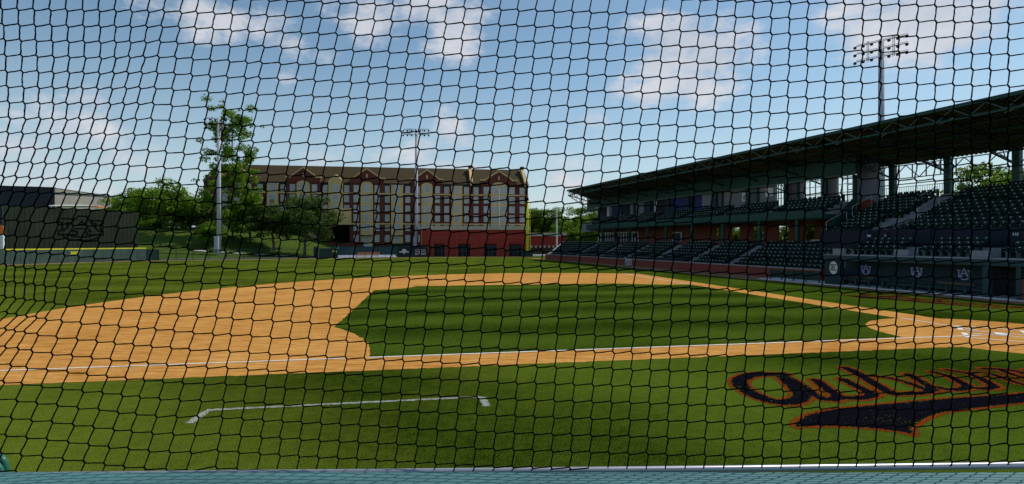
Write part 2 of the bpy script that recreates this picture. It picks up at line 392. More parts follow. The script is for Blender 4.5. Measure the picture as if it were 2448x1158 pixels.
# clay of the infield
K = 3.5
c0 = 3.32*K; RA = 8.25*K
def arc(cx, cy, r, t0, t1, n):
    return [(cx+r*math.cos(t0+(t1-t0)*i/n), cy+r*math.sin(t0+(t1-t0)*i/n)) for i in range(n+1)]
ow = 1.62
ta = math.asin((-ow-c0)/RA)
th = math.asin(ow/4.15)
dirt = [(math.cos(-th)*4.15, -ow)] + arc(c0, c0, RA, ta, math.pi/2-ta, 60) + [(-ow, math.cos(th)*4.15)]
dirt += arc(.1, .1, 4.15, math.pi/2+th, math.pi*2-th, 40)[1:-1]
dirt = [(x, y) for x, y in dirt]
rl_ = random.Random(9)
def rough(poly, step=.16, amp=.022):
    out = []; n = len(poly)
    for i in range(n):
        (x0, y0), (x1, y1) = poly[i], poly[(i+1) % n]; Ln = math.hypot(x1-x0, y1-y0)
        k = max(1, int(Ln/step))
        for j in range(k):
            t = j/k; o = rl_.gauss(0, amp) if j else 0; out.append((x0+(x1-x0)*t-(y1-y0)/max(Ln, 1e-6)*o, y0+(y1-y0)*t+(x1-x0)/max(Ln, 1e-6)*o))
    return out
flat('infield_dirt', [FW(x, y) for x, y in rough(dirt)], .005, M_DIRT, kind='structure')
# infield grass
g = 7.2*K
gp = arc(.15, .15, 4.05, math.pi/2, 0, 18)
cb = 23.2; cr = 9.7
def base_cut(n=10):
    e = math.asin((g-(cb+cr))/cr)
    return [(math.cos(t)*cr, cb+cr+math.sin(t)*cr) for t in [-math.pi/2+(e+math.pi/2)*i/n for i in range(n+1)]]
bc = base_cut()
grass = [p for p in gp[::-1]]                             # from first-base line round to third-base line
grass += bc                                               # third base cut-out
grass += [(22.2, g), (22.75, 24.0), (23.3, 23.3), (24.0, 22.75), (g, 22.2)]
grass += [(y, x) for x, y in bc[::-1]]
flat('infield_grass', [FW(x, y) for x, y in rough(grass)], .010, M_GRASS_IN, kind='structure')

# chalk lines
ch = MB()
ribbon(ch, [FW(.9, -.03), FW(4.25, -.03)], .11, .0155); ribbon(ch, [FW(23.3, -.03), FW(37.9, -.03)], .15, .0155)
tag(ch.build('foul_line', M_CHALK), 'white chalk foul line along the far edge of the infield grass', 'foul line', 'foul lines')
ch = MB()
ribbon(ch, [FW(-.03, 1.0), FW(-.03, 23.2)], .10, .0155); ribbon(ch, [FW(-.03, 23.85), FW(-.03, 37.5)], .085, .0155)
tag(ch.build('foul_line', M_CHALK), 'white chalk foul line along the near edge of the infield grass', 'foul line', 'foul lines')
D1 = (EX+EY).normalized(); D2 = (EX-EY).normalized()      # towards the pitcher; towards first
def HP(f, s, z=0): p = FH+D1*(f+.22)+D2*s; return (p.x, p.y, z)
for sgn, nm in ((1, 'white chalk box beside home plate, on the side of the far dugout'), (-1, 'white chalk box beside home plate, on the near side')):
    bb = MB(); x0 = .37*sgn; x1 = 1.59*sgn
    ribbon(bb, [HP(.93, x0), HP(.93, x1)], .17, .0155)
    ribbon(bb, [HP(.85, x0), HP(-.9, x0)], .10, .0155); ribbon(bb, [HP(.85, x1), HP(-.9, x1)], .10, .0155)
    ribbon(bb, [HP(-.98, x0), HP(-.98, x1)], .14, .0155)
    tag(bb.build('batters_box', M_CHALK), nm, 'batter box', 'boxes chalked at home plate')
cbx = MB(); ribbon(cbx, [HP(-1.1, .55), HP(-3.2, .55), HP(-3.2, -.55), HP(-1.1, -.55)], .09, .0155)
tag(cbx.build('catchers_box', M_CHALK), "narrow white chalk lines behind home plate at the right edge", 'catcher box')
hp = MB(); hp.prism([(0,0),(.22,.22),(.22+.0,.22+.22),(-.0-.22,.44),(-.22,.22)], lambda a, b, d: HP(b-.44-.0, a, d), .006, .03)
tag(hp.build('home_plate', M_WHITE), 'white five-sided home plate between the two chalk boxes', 'home plate')
# coach's box: worn paint on the turf, made of short broken dabs
cb_ = MB(); rr = random.Random(3)
M_WORN = mat('worn_turf_paint', (.40, .42, .36), 1, .35, 40, spec=0)
def dabs(mb, p, q, wd, z, cell=.016):
    p = Vector((p[0], p[1], 0)); q = Vector((q[0], q[1], 0)); d = (q-p); Ln = d.length; d.normalize(); n = Vector((-d.y, d.x, 0))
    nw = int(wd*1.6/cell); zz = Vector((0,0,z))
    for i in range(int(Ln/(cell*1.6))):
        for j in range(nw):
            o = (j+.5)/nw-.5
            if rr.random() > 1.12-(abs(o)*2)**1.5: continue
            P = p+d*(i*cell*1.6+rr.uniform(-.3,.3)*cell)+n*(o*wd*1.6); a = cell*rr.uniform(.35,.55)
            mb.face([P-d*a*1.5-n*a+zz, P+d*a*1.5-n*a+zz, P+d*a*1.5+n*a+zz, P-d*a*1.5+n*a+zz])
def dabs_old(mb, p, q, wd, z, step=.035):
    p = Vector((p[0], p[1], 0)); q = Vector((q[0], q[1], 0)); d = (q-p); Ln = d.length; d.normalize(); n = Vector((-d.y, d.x, 0)); t = 0; 
    while t < Ln:
        a = wd/2*(.75+.6*rr.random()); b = wd/2*(.75+.6*rr.random())
        st = step*(.6+.8*rr.random())
        P = p+d*t; Q = p+d*min(Ln, t+st*.93); zz = Vector((0,0,z))
        mb.face([P-n*a+zz, Q-n*a+zz, Q+n*b+zz, P+n*b+zz]); t += st
dabs(cb_, GP(455,1012), GP(495,982), .13, .006); dabs(cb_, GP(495,981), GP(1153,949), .085, .006); dabs(cb_, GP(1153,950), GP(1163,973), .13, .006)
tag(cb_.build('coachs_box', M_WORN), 'worn white painted line with turned-down ends on the near grass', 'coach box')

# ------------------------------------------------------------------ script lettering painted on the turf
def bez(p0, p1, p2, p3, n=10):
    return [tuple((1-t)**3*a+3*(1-t)**2*t*b+3*(1-t)*t*t*c+t**3*d for a, b, c, d in zip(p0, p1, p2, p3)) for t in [i/n for i in range(n+1)]]
def inpoly(X, Y, poly):
    ins = np.zeros(X.shape, bool); n = len(poly)
    for i in range(n):
        x1, y1 = poly[i]; x2, y2 = poly[(i+1) % n]
        c = ((y1 > Y) != (y2 > Y)) & (X < (x2-x1)*(Y-y1)/((y2-y1) if y2 != y1 else 1e-9)+x1); ins ^= c
    return ins
def segdist(X, Y, pl, closed=False):
    D = np.full(X.shape, 1e9)
    ps = list(pl)+([pl[0]] if closed else [])
    for (x1, y1), (x2, y2) in zip(ps[:-1], ps[1:]):
        dx, dy = x2-x1, y2-y1; L2 = dx*dx+dy*dy+1e-12
        t = np.clip(((X-x1)*dx+(Y-y1)*dy)/L2, 0, 1); D = np.minimum(D, np.hypot(X-x1-t*dx, Y-y1-t*dy))
    return D
# centre-lines of the pen strokes in photo pixels (zoom 3.273, offset 1700,850) -> ground
def Z(x, y): p = GP(1700+x/3.273, 850+y/3.273); return (p.x, p.y)
ST = [  # (points, half width in m)
    ([(560,150),(470,150),(380,150),(290,160),(225,190),(215,215),(240,255),(300,295),(400,340),(480,362),(560,372),(640,365),(690,345),(708,325),(700,295),(660,255),(600,200),(545,158)], .145),
    ([(560,158),(650,205),(740,262),(800,310),(880,345),(950,352),(985,335),(980,310),(930,280),(880,245),(820,197)], .10),
    ([(985,335),(1060,335),(1150,338),(1220,328),(1265,310),(1220,285),(1130,240),(1030,190)], .10),
    ([(1050,100),(1110,125),(1180,165),(1280,225),(1370,280),(1430,305)], .11),
    ([(1190,160),(1300,168),(1400,180),(1500,205),(1590,235),(1660,262),(1720,285)], .075),
    ([(1340,270),(1400,300),(1500,305),(1620,300),(1700,290),(1740,270),(1700,240),(1640,205),(1540,150)], .085),
    ([(1700,240),(1760,250),(1840,268),(1930,272),(1990,262),(2000,240),(1940,205),(1860,165),(1740,133)], .085),
    ([(2000,250),(2100,262),(2180,262),(2220,245),(2170,215),(2100,180),(2020,145),(1850,115)], .08),
    ([(2020,140),(2100,135),(2200,150),(2300,185),(2400,220),(2500,240)], .07),
    ([(2130,108),(2250,108),(2380,125),(2500,155),(2620,190)], .08),
    ([(2250,110),(2350,150),(2480,190),(2600,225)], .07)]
# the letters beyond the frame end the word, then the tail sweeps back under it
ST2 = [([(2480,118),(2600,112),(2700,135),(2800,165),(2900,200),(2960,195)], .08)]
TAIL = [(650,540),(690,505),(760,470),(880,440),(1000,420),(1250,395),(1500,372),(1800,345),(2100,325),(2448,300),(2700,285),(2960,255),(2980,262),(2800,330),(2448,372),(2200,400),(2000,425),(1800,450),(1680,490),(1600,545),(1560,580),(1575,625),(1500,605),(1400,590),(1200,570),(1000,558),(850,555),(740,562),(670,565)]
def script_mesh(cell=.028):
    strokes = [([Z(*p) for p in pl], h) for pl, h in ST+ST2]
    tail = [Z(*p) for p in TAIL]
    allp = [p for pl, _ in strokes for p in pl]+tail
    x0 = min(p[0] for p in allp)-.5; x1 = max(p[0] for p in allp)+.5; y0 = min(p[1] for p in allp)-.5; y1 = max(p[1] for p in allp)+.5
    xs = np.arange(x0, x1, cell); ys = np.arange(y0, y1, cell); X, Y = np.meshgrid(xs, ys)
    D = np.full(X.shape, 1e9)
    for pl, h in strokes: D = np.minimum(D, segdist(X, Y, pl)-h*1.28)
    dt = segdist(X, Y, tail, True); D = np.minimum(D, np.where(inpoly(X, Y, tail), -dt, dt))
    rg = np.random.RandomState(2)
    D = D + rg.normal(0, .013, D.shape)
    cls = np.where(D < 0, 2, np.where(D < .088, 1, 0))
    hole = rg.rand(*D.shape) < .05; gy_, gx_ = np.mgrid[0:D.shape[0], 0:D.shape[1]]
    patch = np.sin(gx_*.07+np.sin(gy_*.05)*2)+np.sin(gy_*.11+gx_*.03)
    hole = hole | ((patch > 1.25) & (rg.rand(*D.shape) < .16)) | ((np.abs(D) < .03) & (rg.rand(*D.shape) < .3))
    cls = np.where(hole, 0, cls)
    mb = MB(); mb.mats = [M_OLOGO, M_NLOGO]
    for j in range(cls.shape[0]):
        row = cls[j]; i = 0; n = len(row)
        while i < n:
            if row[i] == 0: i += 1; continue
            k = i
            while k < n and row[k] == row[i]: k += 1
            a, b, y = xs[i], xs[i]+cell*(k-i), ys[j]
            mb.cur = int(row[i])-1
            mb.face([(a, y, .007), (b, y, .007), (b, y+cell, .007), (a, y+cell, .007)]); i = k
    return mb, (x0+x1)/2, (y0+y1)/2
smb, lx, ly = script_mesh()
lg = smb.build('turf_script', None, loc=(lx, ly, 0))
tag(lg, 'navy script word with orange edge and long tail painted on the near grass', 'painted script')
lg2 = lg.copy(); C.objects.link(lg2)
q0 = FW(9.6, -7.6)
lg2.location = (q0.x, q0.y, 0); lg2.rotation_euler = (0, 0, R(99.5+180+4)); lg2.scale = (.92, .92, 1)
tag(lg2, 'dark orange-edged script word on the grass in front of the far dugout', 'painted script')

# ------------------------------------------------------------------ safety net, wall and rail in front of us
ROWS = {1: [(15,85),(170,92),(322,92),(478,97),(632,98),(790,100),(942,103),(1097,105),(1255,108),(1412,108),(1565,105),(1722,118),(1880,120),(2045,128),(2212,138),(2380,142)],
 4: [(52,532),(203,535),(352,538),(507,543),(657,545),(810,548),(962,555),(1100,550),(1235,545),(1372,545),(1512,542),(1678,552),(1840,562),(2010,572),(2182,585),(2350,592)],
 8: [(90,1125),(235,1130),(380,1132),(505,1135),(632,1138),(762,1135),(892,1138),(1025,1137),(1160,1140),(1300,1137),(1450,1138),(1625,1158),(1790,1170),(1960,1178),(2135,1188),(2300,1196)],
 12: [(30,1686),(155,1688),(278,1698),(405,1698),(535,1703),(663,1706),(790,1708),(920,1713),(1060,1713),(1208,1728),(1382,1738),(1550,1748),(1715,1758),(1885,1770),(2060,1782),(2230,1793)],
 15: [(-75,2092),(45,2098),(165,2113),(293,2118),(420,2123),(550,2133),(690,2143),(825,2153),(980,2158),(1125,2168),(1310,2178),(1485,2203),(1650,2213),(1820,2223),(1995,2238),(2175,2250)],
 17: [(-45,2381),(50,2391),(145,2401),(237,2406),(350,2413),(478,2421),(610,2434),(745,2443),(897,2461),(1075,2474),(1250,2484),(1430,2496),(1600,2519),(1775,2531),(1950,2546),(2125,2554)],
 18: [(-45,2521),(50,2531),(140,2546),(235,2556),(332,2566),(440,2578),(573,2584),(708,2599),(868,2611),(1048,2628),(1225,2638),(1402,2658),(1573,2671),(1750,2691),(1925,2701),(2105,2716)],
 19: [(-45,2670),(48,2686),(140,2691),(235,2706),(330,2718),(425,2728),(535,2741),(668,2753),(842,2771),(1020,2784),(1195,2801),(1375,2816),(1548,2831),(1725,2851),(1905,2861),(2085,2876)],
 20: [(-45,2816),(48,2831),(140,2846),(232,2856),(330,2866),(427,2881),(525,2894),(632,2913),(815,2924),(992,2941),(1168,2956),(1345,2973),(1520,2991),(1698,3006),(1880,3021),(2065,3031)],
 21: [(-125,2955),(-30,2970),(65,2986),(160,3001),(250,3016),(345,3031),(440,3046),(590,3066),(775,3084),(955,3101),(1135,3116),(1315,3131),(1480,3144),(1660,3161),(1845,3176),(2035,3191)],
 22: [(-225,3100),(-135,3115),(-45,3130),(50,3144),(142,3161),(240,3171),(355,3196),(545,3221),(738,3238),(918,3256),(1095,3276),(1275,3291),(1448,3306),(1630,3319),(1810,3336),(2003,3351)]}
def row23(r0, base, sc_, lst): ROWS[r0] = [((x/sc_)*3.993, (800+y/sc_)*3.993) for x, y in lst]
row23(26, 0, 3.234, [(-815,405),(-655,425),(-500,440),(-340,455),(-185,475),(-28,492),(130,510),(285,530),(443,545),(605,570),(762,580),(912,600),(1050,612),(1205,630),(1365,635),(1530,640)])
row23(29, 0, 3.234, [(-900,810),(-745,830),(-590,845),(-435,862),(-280,880),(-125,898),(5,915),(165,930),(325,945),(490,965),(650,985),(810,1005),(960,1020),(1120,1035),(1290,1045),(1450,1050)])
def interp(x, xs, ys):
    if x <= xs[0]: return ys[0]+(x-xs[0])*(ys[1]-ys[0])/(xs[1]-xs[0])
    for i in range(len(xs)-1):
        if x <= xs[i+1]: return ys[i]+(x-xs[i])*(ys[i+1]-ys[i])/(xs[i+1]-xs[i])
    return ys[-1]+(x-xs[-1])*(ys[-1]-ys[-2])/(xs[-1]-xs[-2])
def right_knot(r, c):
    u1 = interp(c, [16,29,44,57], [638,1193,1843,2411]); v1 = interp(c, [16,29,44,57], [37.5,60,80,93])
    u24 = interp(c, [16,18,30,45,57], [539,636,1188,1871,2409.5]); v24 = interp(c, [16,18,30,45,57], [919,925.6,954,974,983])
    k = (r-1)/23; dv = (37.7*(r-1)+.055*(r-1)**2)/(37.7*23+.055*529)
    return u1+(u24-u1)*k, v1+(v24-v1)*dv
RK = sorted(ROWS)
def knot(r, c):
    if c >= 16: return right_knot(r, c)
    def at(rr):
        row = ROWS[rr]
        if c < 0: return (row[0][0]+(row[1][0]-row[0][0])*c)/3.993, (row[0][1]+(row[1][1]-row[0][1])*c)/3.993
        return row[c][0]/3.993, row[c][1]/3.993
    if r <= RK[0]:
        a = at(1); b = at(4); k = (r-1)/3; return a[0]+(b[0]-a[0])*k, a[1]+(b[1]-a[1])*k
    for i in range(len(RK)-1):
        if r <= RK[i+1]:
            a = at(RK[i]); b = at(RK[i+1]); k = (r-RK[i])/(RK[i+1]-RK[i]); return a[0]+(b[0]-a[0])*k, a[1]+(b[1]-a[1])*k
    a = at(26); b = at(29); k = (r-26)/3; return a[0]+(b[0]-a[0])*k, a[1]+(b[1]-a[1])*k
    return at(29)
YN = 1.27
nb = MB(); rn = random.Random(11)
KN = {}
def net_pt(u, v):
    sag = .02*math.sin(u/310.0)+.012*math.sin(v/170+u/500)
    return PX(u, v, YN+sag)
for r in range(-5, 33):
    for c in range(-7, 64):
        u, v = knot(r, c)
        KN[r, c] = (u+rn.uniform(-.9, .9), v+rn.uniform(-.8, .8))
rad = .00165
def vlim(u): return 1134 if u < 600 else 1133-(u-600)*.0098
for (r, c), (u, v) in KN.items():
    if v > vlim(u)-4: continue
    k1 = net_pt(u-2.2, v-3.0); k2 = net_pt(u+2.4, v+3.0)
    nb.path([k1, (k1+k2)/2, k2], [rad*1.1, rad*1.35, rad*1.1], 5)
    for (rr_, cc_) in ((r, c+1), (r+1, c)):
        if (rr_, cc_) in KN:
            u2, v2 = KN[rr_, cc_]
            if v2-3 > vlim(u2):
                if rr_ == r: continue
                f_ = (vlim(u2)-v)/(v2-v); u2 = u+(u2-u)*f_; v2 = vlim(u2)+1.5
            e = net_pt(u2-2.2, v2-3.0)
            pts = []; rs = []
            for i in range(5):
                t = i/4; P = k2*(1-t)+e*t
                if 0 < i < 4: P = P+Vector((rn.uniform(-.0003, .0003), rn.uniform(-.001, .001), rn.uniform(-.0003, .0003) - (.00025 if rr_ == r else 0)*math.sin(math.pi*t)))
                pts.append(P); rs.append(rad*rn.uniform(.86, 1.12))
            nb.path(pts, rs, 5)
tag(nb.build('safety_net', M_NET, smooth=True), 'black knotted safety net stretched across the whole view', 'safety net')

pw = empty('padded_wall', 'teal padded wall top running along the bottom of the view', 'padded wall')
b = MB(); ZT = PX(0, 1133.5, 1.235).z
b.box(-4.5, 4.5, 1.02, 1.235, 0.0, ZT-.03); b.build('wall', M_CONC, pw)
b = MB()
prof = [(.98, -.10), (.98, -.012), (.992, 0), (1.243, 0), (1.252, -.010), (1.252, -.10)]
for x0, x1 in ((-4.5, -1.9), (-1.897, 1.9), (1.903, 4.5)):
    b.prism([(p[0], ZT+p[1]) for p in prof], lambda a, z, d: (d, a, z), x0, x1)
b.build('top_pad', M_TEAL, pw)
b = MB(); 
ra = PX(560, 1133, 1.275); rb = PX(1500, 1124, 1.28); rc = PX(2448, 1113, 1.285); rd = rc+(rc-rb)*1.4; r0 = ra+(ra-rb)*2
b.path([r0, ra, rb, rc, rd], .0085, 14)
hrl = b.build('silver_rail', M_RAIL, smooth=True); tag(hrl, 'slim silver pipe rail holding the bottom of the net', 'rail')
hr = MB()
hr.path([PX(-160,1098,1.50), PX(-60,1091,1.50), PX(-12,1091,1.50), PX(2,1094,1.50), PX(11,1104,1.50), PX(15,1120,1.50), PX(16,1150,1.50), PX(16,1300,1.5)], .0092, 12)
tag(hr.build('handrail', mat('green_pipe', (.03, .15, .10), .3, .1, 5), smooth=True), 'outer bent green handrail pipe at the bottom left corner', 'handrail', 'green handrails')
hr = MB()
hr.path([PX(-160,1116,1.47), PX(-60,1110,1.47), PX(-22,1109,1.47), PX(-9,1112,1.47), PX(-1,1121,1.47), PX(3,1137,1.47), PX(4,1160,1.47), PX(4,1300,1.47)], .0092, 12)
tag(hr.build('handrail', MATS['green_pipe'], smooth=True), 'inner bent green handrail pipe nested inside another at the bottom left corner', 'handrail', 'green handrails')

# ------------------------------------------------------------------ outfield walls and fences
def along(pts, name, z0, z1, th, mt, parent, seam=None):
    b = MB()
    for (x0, y0), (x1, y1) in zip(pts[:-1], pts[1:]):
        d = Vector((x1-x0, y1-y0, 0)); L_ = d.length; d.normalize(); n = Vector((-d.y, d.x, 0))
        k = max(1, int(L_/seam)) if seam else 1
        for i in range(k):
            a = Vector((x0, y0, 0))+d*(L_*i/k); c = Vector((x0, y0, 0))+d*(L_*(i+1)/k-(.035 if seam else 0))
            b.hexa([a+Vector((0,0,z0)), c+Vector((0,0,z0)), c+n*th+Vector((0,0,z0)), a+n*th+Vector((0,0,z0)), a+Vector((0,0,z1)), c+Vector((0,0,z1)), c+n*th+Vector((0,0,z1)), a+n*th+Vector((0,0,z1))])
    return b.build(name, mt, parent)
LW = WALL[0:5]
lw = empty('outfield_wall', 'low grey-green padded wall with a yellow top line in left field', 'field wall')
along(LW, 'padding', 0, 2.22, .3, M_PAD, lw, 1.22)
along(LW, 'backing', 0, 2.20, -.05, M_DARK, lw) if False else None
along(LW, 'top_line', 2.24, 2.44, .34, M_YEL, lw)
along([WALL[4], WALL[5]], 'end_panel', 0, 2.1, .3, M_GREEND, lw)
def face_T(p, d, n):                                      # text plane: origin p, run d, normal n
    return lambda x, y, z: tuple(Vector(p)+Vector(d)*x+Vector((0,0,1))*y+Vector(n)*z)
a = Vector((-77.9, 77.9, 0)); b_ = Vector((-73.5, 88, 0)); d = (b_-a).normalized()
# keep the sign on the wall at u = 178
def on_wall(u):
    k = (u-1224)/1224
    for (x0, y0), (x1, y1) in zip(WALL[:-1], WALL[1:]):
        den = (x1-x0)-k*(y1-y0)
        if abs(den) < 1e-9: continue
        t = (k*y0-x0)/den
        if 0 <= t <= 1:
            d = Vector((x1-x0, y1-y0, 0)).normalized(); return Vector((x0+(x1-x0)*t, y0+(y1-y0)*t, 0)), d, Vector((d.y, -d.x, 0))
P, d, n = on_wall(178)
text('385', .66, face_T(P+n*.02+Vector((0,0,1.62)), d, n), M_YEL, 'distance_number', lw, .015, .02, 1.25)

# tall ribbed hitting background with the outlined emblem
mon = empty('green_backdrop', 'tall dark green ribbed backdrop wall with a black outlined letter emblem', 'backdrop wall')
mp0 = PX(8, 490, 80.2); mp1 = PX(330, 507, 97.0)
md = Vector((mp1.x-mp0.x, mp1.y-mp0.y, 0)); mL = md.length; md.normalize(); mn = Vector((md.y, -md.x, 0))
mt_ = lambda s, z, o: tuple(Vector((mp0.x, mp0.y, 0))+md*s+mn*o+Vector((0,0,z)))
b = MB(); MH = 9.25; nr = int(mL/.62)
for i in range(nr):
    s0 = mL*i/nr; b.box(s0, s0+mL/nr*.93, 0, .10, 2.0, MH, lambda s, o, z: mt_(s, z, o))
b.build('cladding', M_MON, mon)
b = MB(); b.box(0, mL, -.45, 0, 0, MH-.02, lambda s, o, z: mt_(s, z, o)); b.build('frame', M_GREEND, mon)
# emblem strokes traced in 3.948x crop pixels
EMA = [[(735,432),(815,432),(935,605),(990,608),(990,652),(820,652),(820,620),(862,614),(835,580),(712,580),(682,612),(728,618),(728,652),(548,652),(548,608),(598,606),(735,432)],
       [(771,490),(738,537),(808,537),(771,490)]]
EMU = [[(662,516),(655,520),(688,496),(690,470),(546,466),(548,505),(580,512),(582,600)], [(880,510),(875,508),(870,478),(992,480),(990,516),(962,522),(962,600)],
       [(578,658),(600,682),(640,705),(700,718),(770,722),(840,718),(900,705),(945,680),(960,658)], [(640,656),(690,675),(770,682),(850,675),(895,656)],
       [(640,512),(628,516),(628,570)], [(905,512),(912,518),(914,565)]]
def em_norm(p): return ((p[0]-769)/444.0, -(p[1]-577)/444.0)      # width = 1
def emblem(T, wid, lw_, mt, name, parent, sets):
    b = MB()
    lv = 0
    for pl in sets:
        q = [em_norm(p) for p in pl]
        for (x0, y0), (x1, y1) in zip(q[:-1], q[1:]):
            d = Vector((x1-x0, y1-y0)); 
            if d.length < 1e-6: continue
            d.normalize(); m = Vector((-d.y, d.x))*lw_/2; e = d*lw_*.45
            lv = (lv+1) % 7
            pts = [(x0-e.x-m.x, y0-e.y-m.y), (x1+e.x-m.x, y1+e.y-m.y), (x1+e.x+m.x, y1+e.y+m.y), (x0-e.x+m.x, y0-e.y+m.y)]
            b.prism([(a*wid, c*wid) for a, c in pts], lambda s, t, dd: T(s, t, dd), .0, .02+.002*lv)
    return b.build(name, mt, parent)
def small_emblem(T, wd, mt, name, parent):
    b = MB(); lv = 0
    segs = [(-.27,-.26,-.02,.42), (.02,.42,.27,-.26), (-.16,.0,.16,.0), (-.38,-.28,-.14,-.28), (.14,-.28,.38,-.28), (-.40,.26,-.40,-.12), (.40,.26,.40,-.12), (-.52,.27,-.26,.27), (.26,.27,.52,.27)]
    pts = [(.40*math.cos(t), -.14+.36*math.sin(t)) for t in [math.pi+math.pi*i/10 for i in range(11)]]
    segs += [(p[0], p[1], q[0], q[1]) for p, q in zip(pts[:-1], pts[1:])]
    for (x0, y0, x1, y1) in segs:
        d = Vector((x1-x0, y1-y0)).normalized(); m = Vector((-d.y, d.x))*.048; e = d*.02; lv = (lv+1) % 6
        q = [(x0-e.x-m.x, y0-e.y-m.y), (x1+e.x-m.x, y1+e.y-m.y), (x1+e.x+m.x, y1+e.y+m.y), (x0-e.x+m.x, y0-e.y+m.y)]
        b.prism([(a*wd, c*wd) for a, c in q], T, 0, .015+.002*lv)
    return b.build(name, mt, parent)
k = (194.5-1224)/1224; den = md.x-k*md.y; sC = (k*mp0.y-mp0.x)/den
emy = mp0.y+md.y*sC; emz = PX(0, 400+577/3.948, emy).z; emw = mL*((251-138)/322.0)*.97
def em_T(s, t, dd): return mt_(sC+s, emz+t, .105+dd)
emblem(em_T, emw, .036, M_BLACK, 'emblem', mon, EMA+EMU)

# light strip signs at the far left and buildings behind
b = MB(); q = PX(-60, 540, 79); 
sg = empty('side_sign', 'orange and white upright sign cut off by the left edge', 'sign')
for z0, z1, m_, nm in ((EYE+20/1224*79, EYE+39/1224*79, M_ORNG, 'orange_panel'), (EYE-17*79/1224, EYE+19.6/1224*79, M_WHITE, 'white_panel')):
    b = MB(); b.box(PX(-40,0,79).x, PX(7,0,79).x, 79, 79.3, z0, z1); b.build(nm, m_, sg)
b = MB(); b.box(PX(-40,0,79).x, PX(7,0,79).x, 79.32, 79.6, 0, EYE+39/1224*79); b.build('frame', M_GREEND, sg)
bl = empty('dark_hall', 'flat-roofed charcoal clad building behind the green backdrop at far left', 'building')
yb = 135; z1 = EYE+133*yb/1224
b = MB(); p0 = PX(-260, 438, 128); p1 = PX(131, 450, yb)
b.hexa([(p0.x,128,0),(p1.x,yb,0),(p1.x-28,yb+28,0),(p0.x-38,160,0),(p0.x,128,p0.z),(p1.x,yb,p1.z),(p1.x-28,yb+28,p1.z),(p0.x-38,160,p0.z)])
b.build('wall', M_CLAD, bl)
b = MB()
b.tube((p0.x,127.9,p0.z+.1),(p1.x,yb-.1,p1.z+.1),.14); b.build('roof_edge', mat('dark_trim', (.05,.05,.06), .5), bl)
bl = empty('beige_hall', 'flat-roofed beige clad building next to the charcoal one', 'building')
b = MB(); p0 = PX(131, 451, 136.5); p1 = PX(262, 469, 158)
b.hexa([(p0.x-.6,136.5,0),(p1.x,158,0),(p1.x-10,175,0),(p0.x-6,165,0),(p0.x-.6,136.5,p0.z),(p1.x,158,p1.z),(p1.x-10,175,p1.z),(p0.x-6,165,p0.z)])
b.build('wall', M_BEIGE, bl)
b = MB(); b.tube((p0.x+.3,136.3,p0.z+.1),(p1.x+.2,157.8,p1.z+.1),.22); b.build('roof_edge', M_GREY, bl)
cp = MB(); m0 = PX(117, 493, 104); m1 = PX(218, 493, 112)
for i in range(8):
    t0, t1 = i/8, (i+1)/8; A = m0.lerp(m1, t0); B = m0.lerp(m1, t1)
    h0 = .35*math.sin(math.pi*t0)**.5*.6; h1 = .35*math.sin(math.pi*t1)**.5*.6
    cp.hexa([A, B, B+Vector((-.6,4,0)), A+Vector((-.6,4,0)), A+Vector((0,0,.12+h0)), B+Vector((0,0,.12+h1)), B+Vector((-.6,4,.12+h1)), A+Vector((-.6,4,.12+h0))])
canp = empty('tent_canopy', 'white curved canopy roof peeking over the green backdrop', 'canopy')
cp.build('roof', M_WHITE, canp)
b = MB(); e = PX(216, 495, 112); b.hexa([e, e+Vector((1.2,.8,-.15)), e+Vector((1.1,3,-.15)), e+Vector((0,3,0)), e+Vector((0,0,.3)), e+Vector((1.2,.8,.1)), e+Vector((1.1,3,.1)), e+Vector((0,3,.3))])
b.build('side_awning', M_ORNG, canp)
for p in (m0, m1): b = MB(); b.tube((p.x+.2, p.y+.3, 0), (p.x+.2, p.y+.3, p.z+.1), .08); b.build('post', M_GREY, canp)

# chain-link fence pieces
def fence(pts, h, step, label, name='chain_link_fence', rail=.05, mt=M_GREEND, mesh=True):
    e = empty(name, label, 'fence'); tot = 0
    for (x0, y0), (x1, y1) in zip(pts[:-1], pts[1:]):
        Ln = math.hypot(x1-x0, y1-y0); n = max(1, round(Ln/step))
        for i in range(n):
            t = i/n; b = MB(); b.tube((x0+(x1-x0)*t, y0+(y1-y0)*t, 0), (x0+(x1-x0)*t, y0+(y1-y0)*t, h), rail*1.1); b.build('post', mt, e)
    b = MB()
    for (x0, y0), (x1, y1) in zip(pts[:-1], pts[1:]):
        b.tube((x0, y0, h), (x1, y1, h), rail); b.tube((x0, y0, .08), (x1, y1, .08), rail*.6)
    b.build('rail', mt, e)
    if mesh:
        b = MB()
        for (x0, y0), (x1, y1) in zip(pts[:-1], pts[1:]):
            Ln = math.hypot(x1-x0, y1-y0); n = int(Ln/.35)
            for i in range(n):
                for s in (1, -1):
                    t0 = i/n; t1 = t0+s*h/Ln
                    tt = max(0, min(1, t1)); zz = h*(abs(tt-t0)/(h/Ln))
                    if zz < .1: continue
                    b.bar((x0+(x1-x0)*t0, y0+(y1-y0)*t0, .05), (x0+(x1-x0)*tt, y0+(y1-y0)*tt, zz), .012, .012)
        b.build('chain_link', mt, e)
    return e
fence(WALL[5:9], 2.0, 3.0, 'low dark chain-link fence in front of the grassy bank')
curb = MB(); 
for (x0, y0), (x1, y1) in zip(WALL[5:8], WALL[6:9]):
    curb.hexa([(x0,y0+.6,0),(x1,y1+.6,0),(x1-.2,y1+1.1,0),(x0-.2,y0+1.1,0),(x0,y0+.6,.22),(x1,y1+.6,.22),(x1-.2,y1+1.1,.22),(x0-.2,y0+1.1,.22)])
tag(curb.build('kerb', M_CONC), kind='structure')
pm = MB()
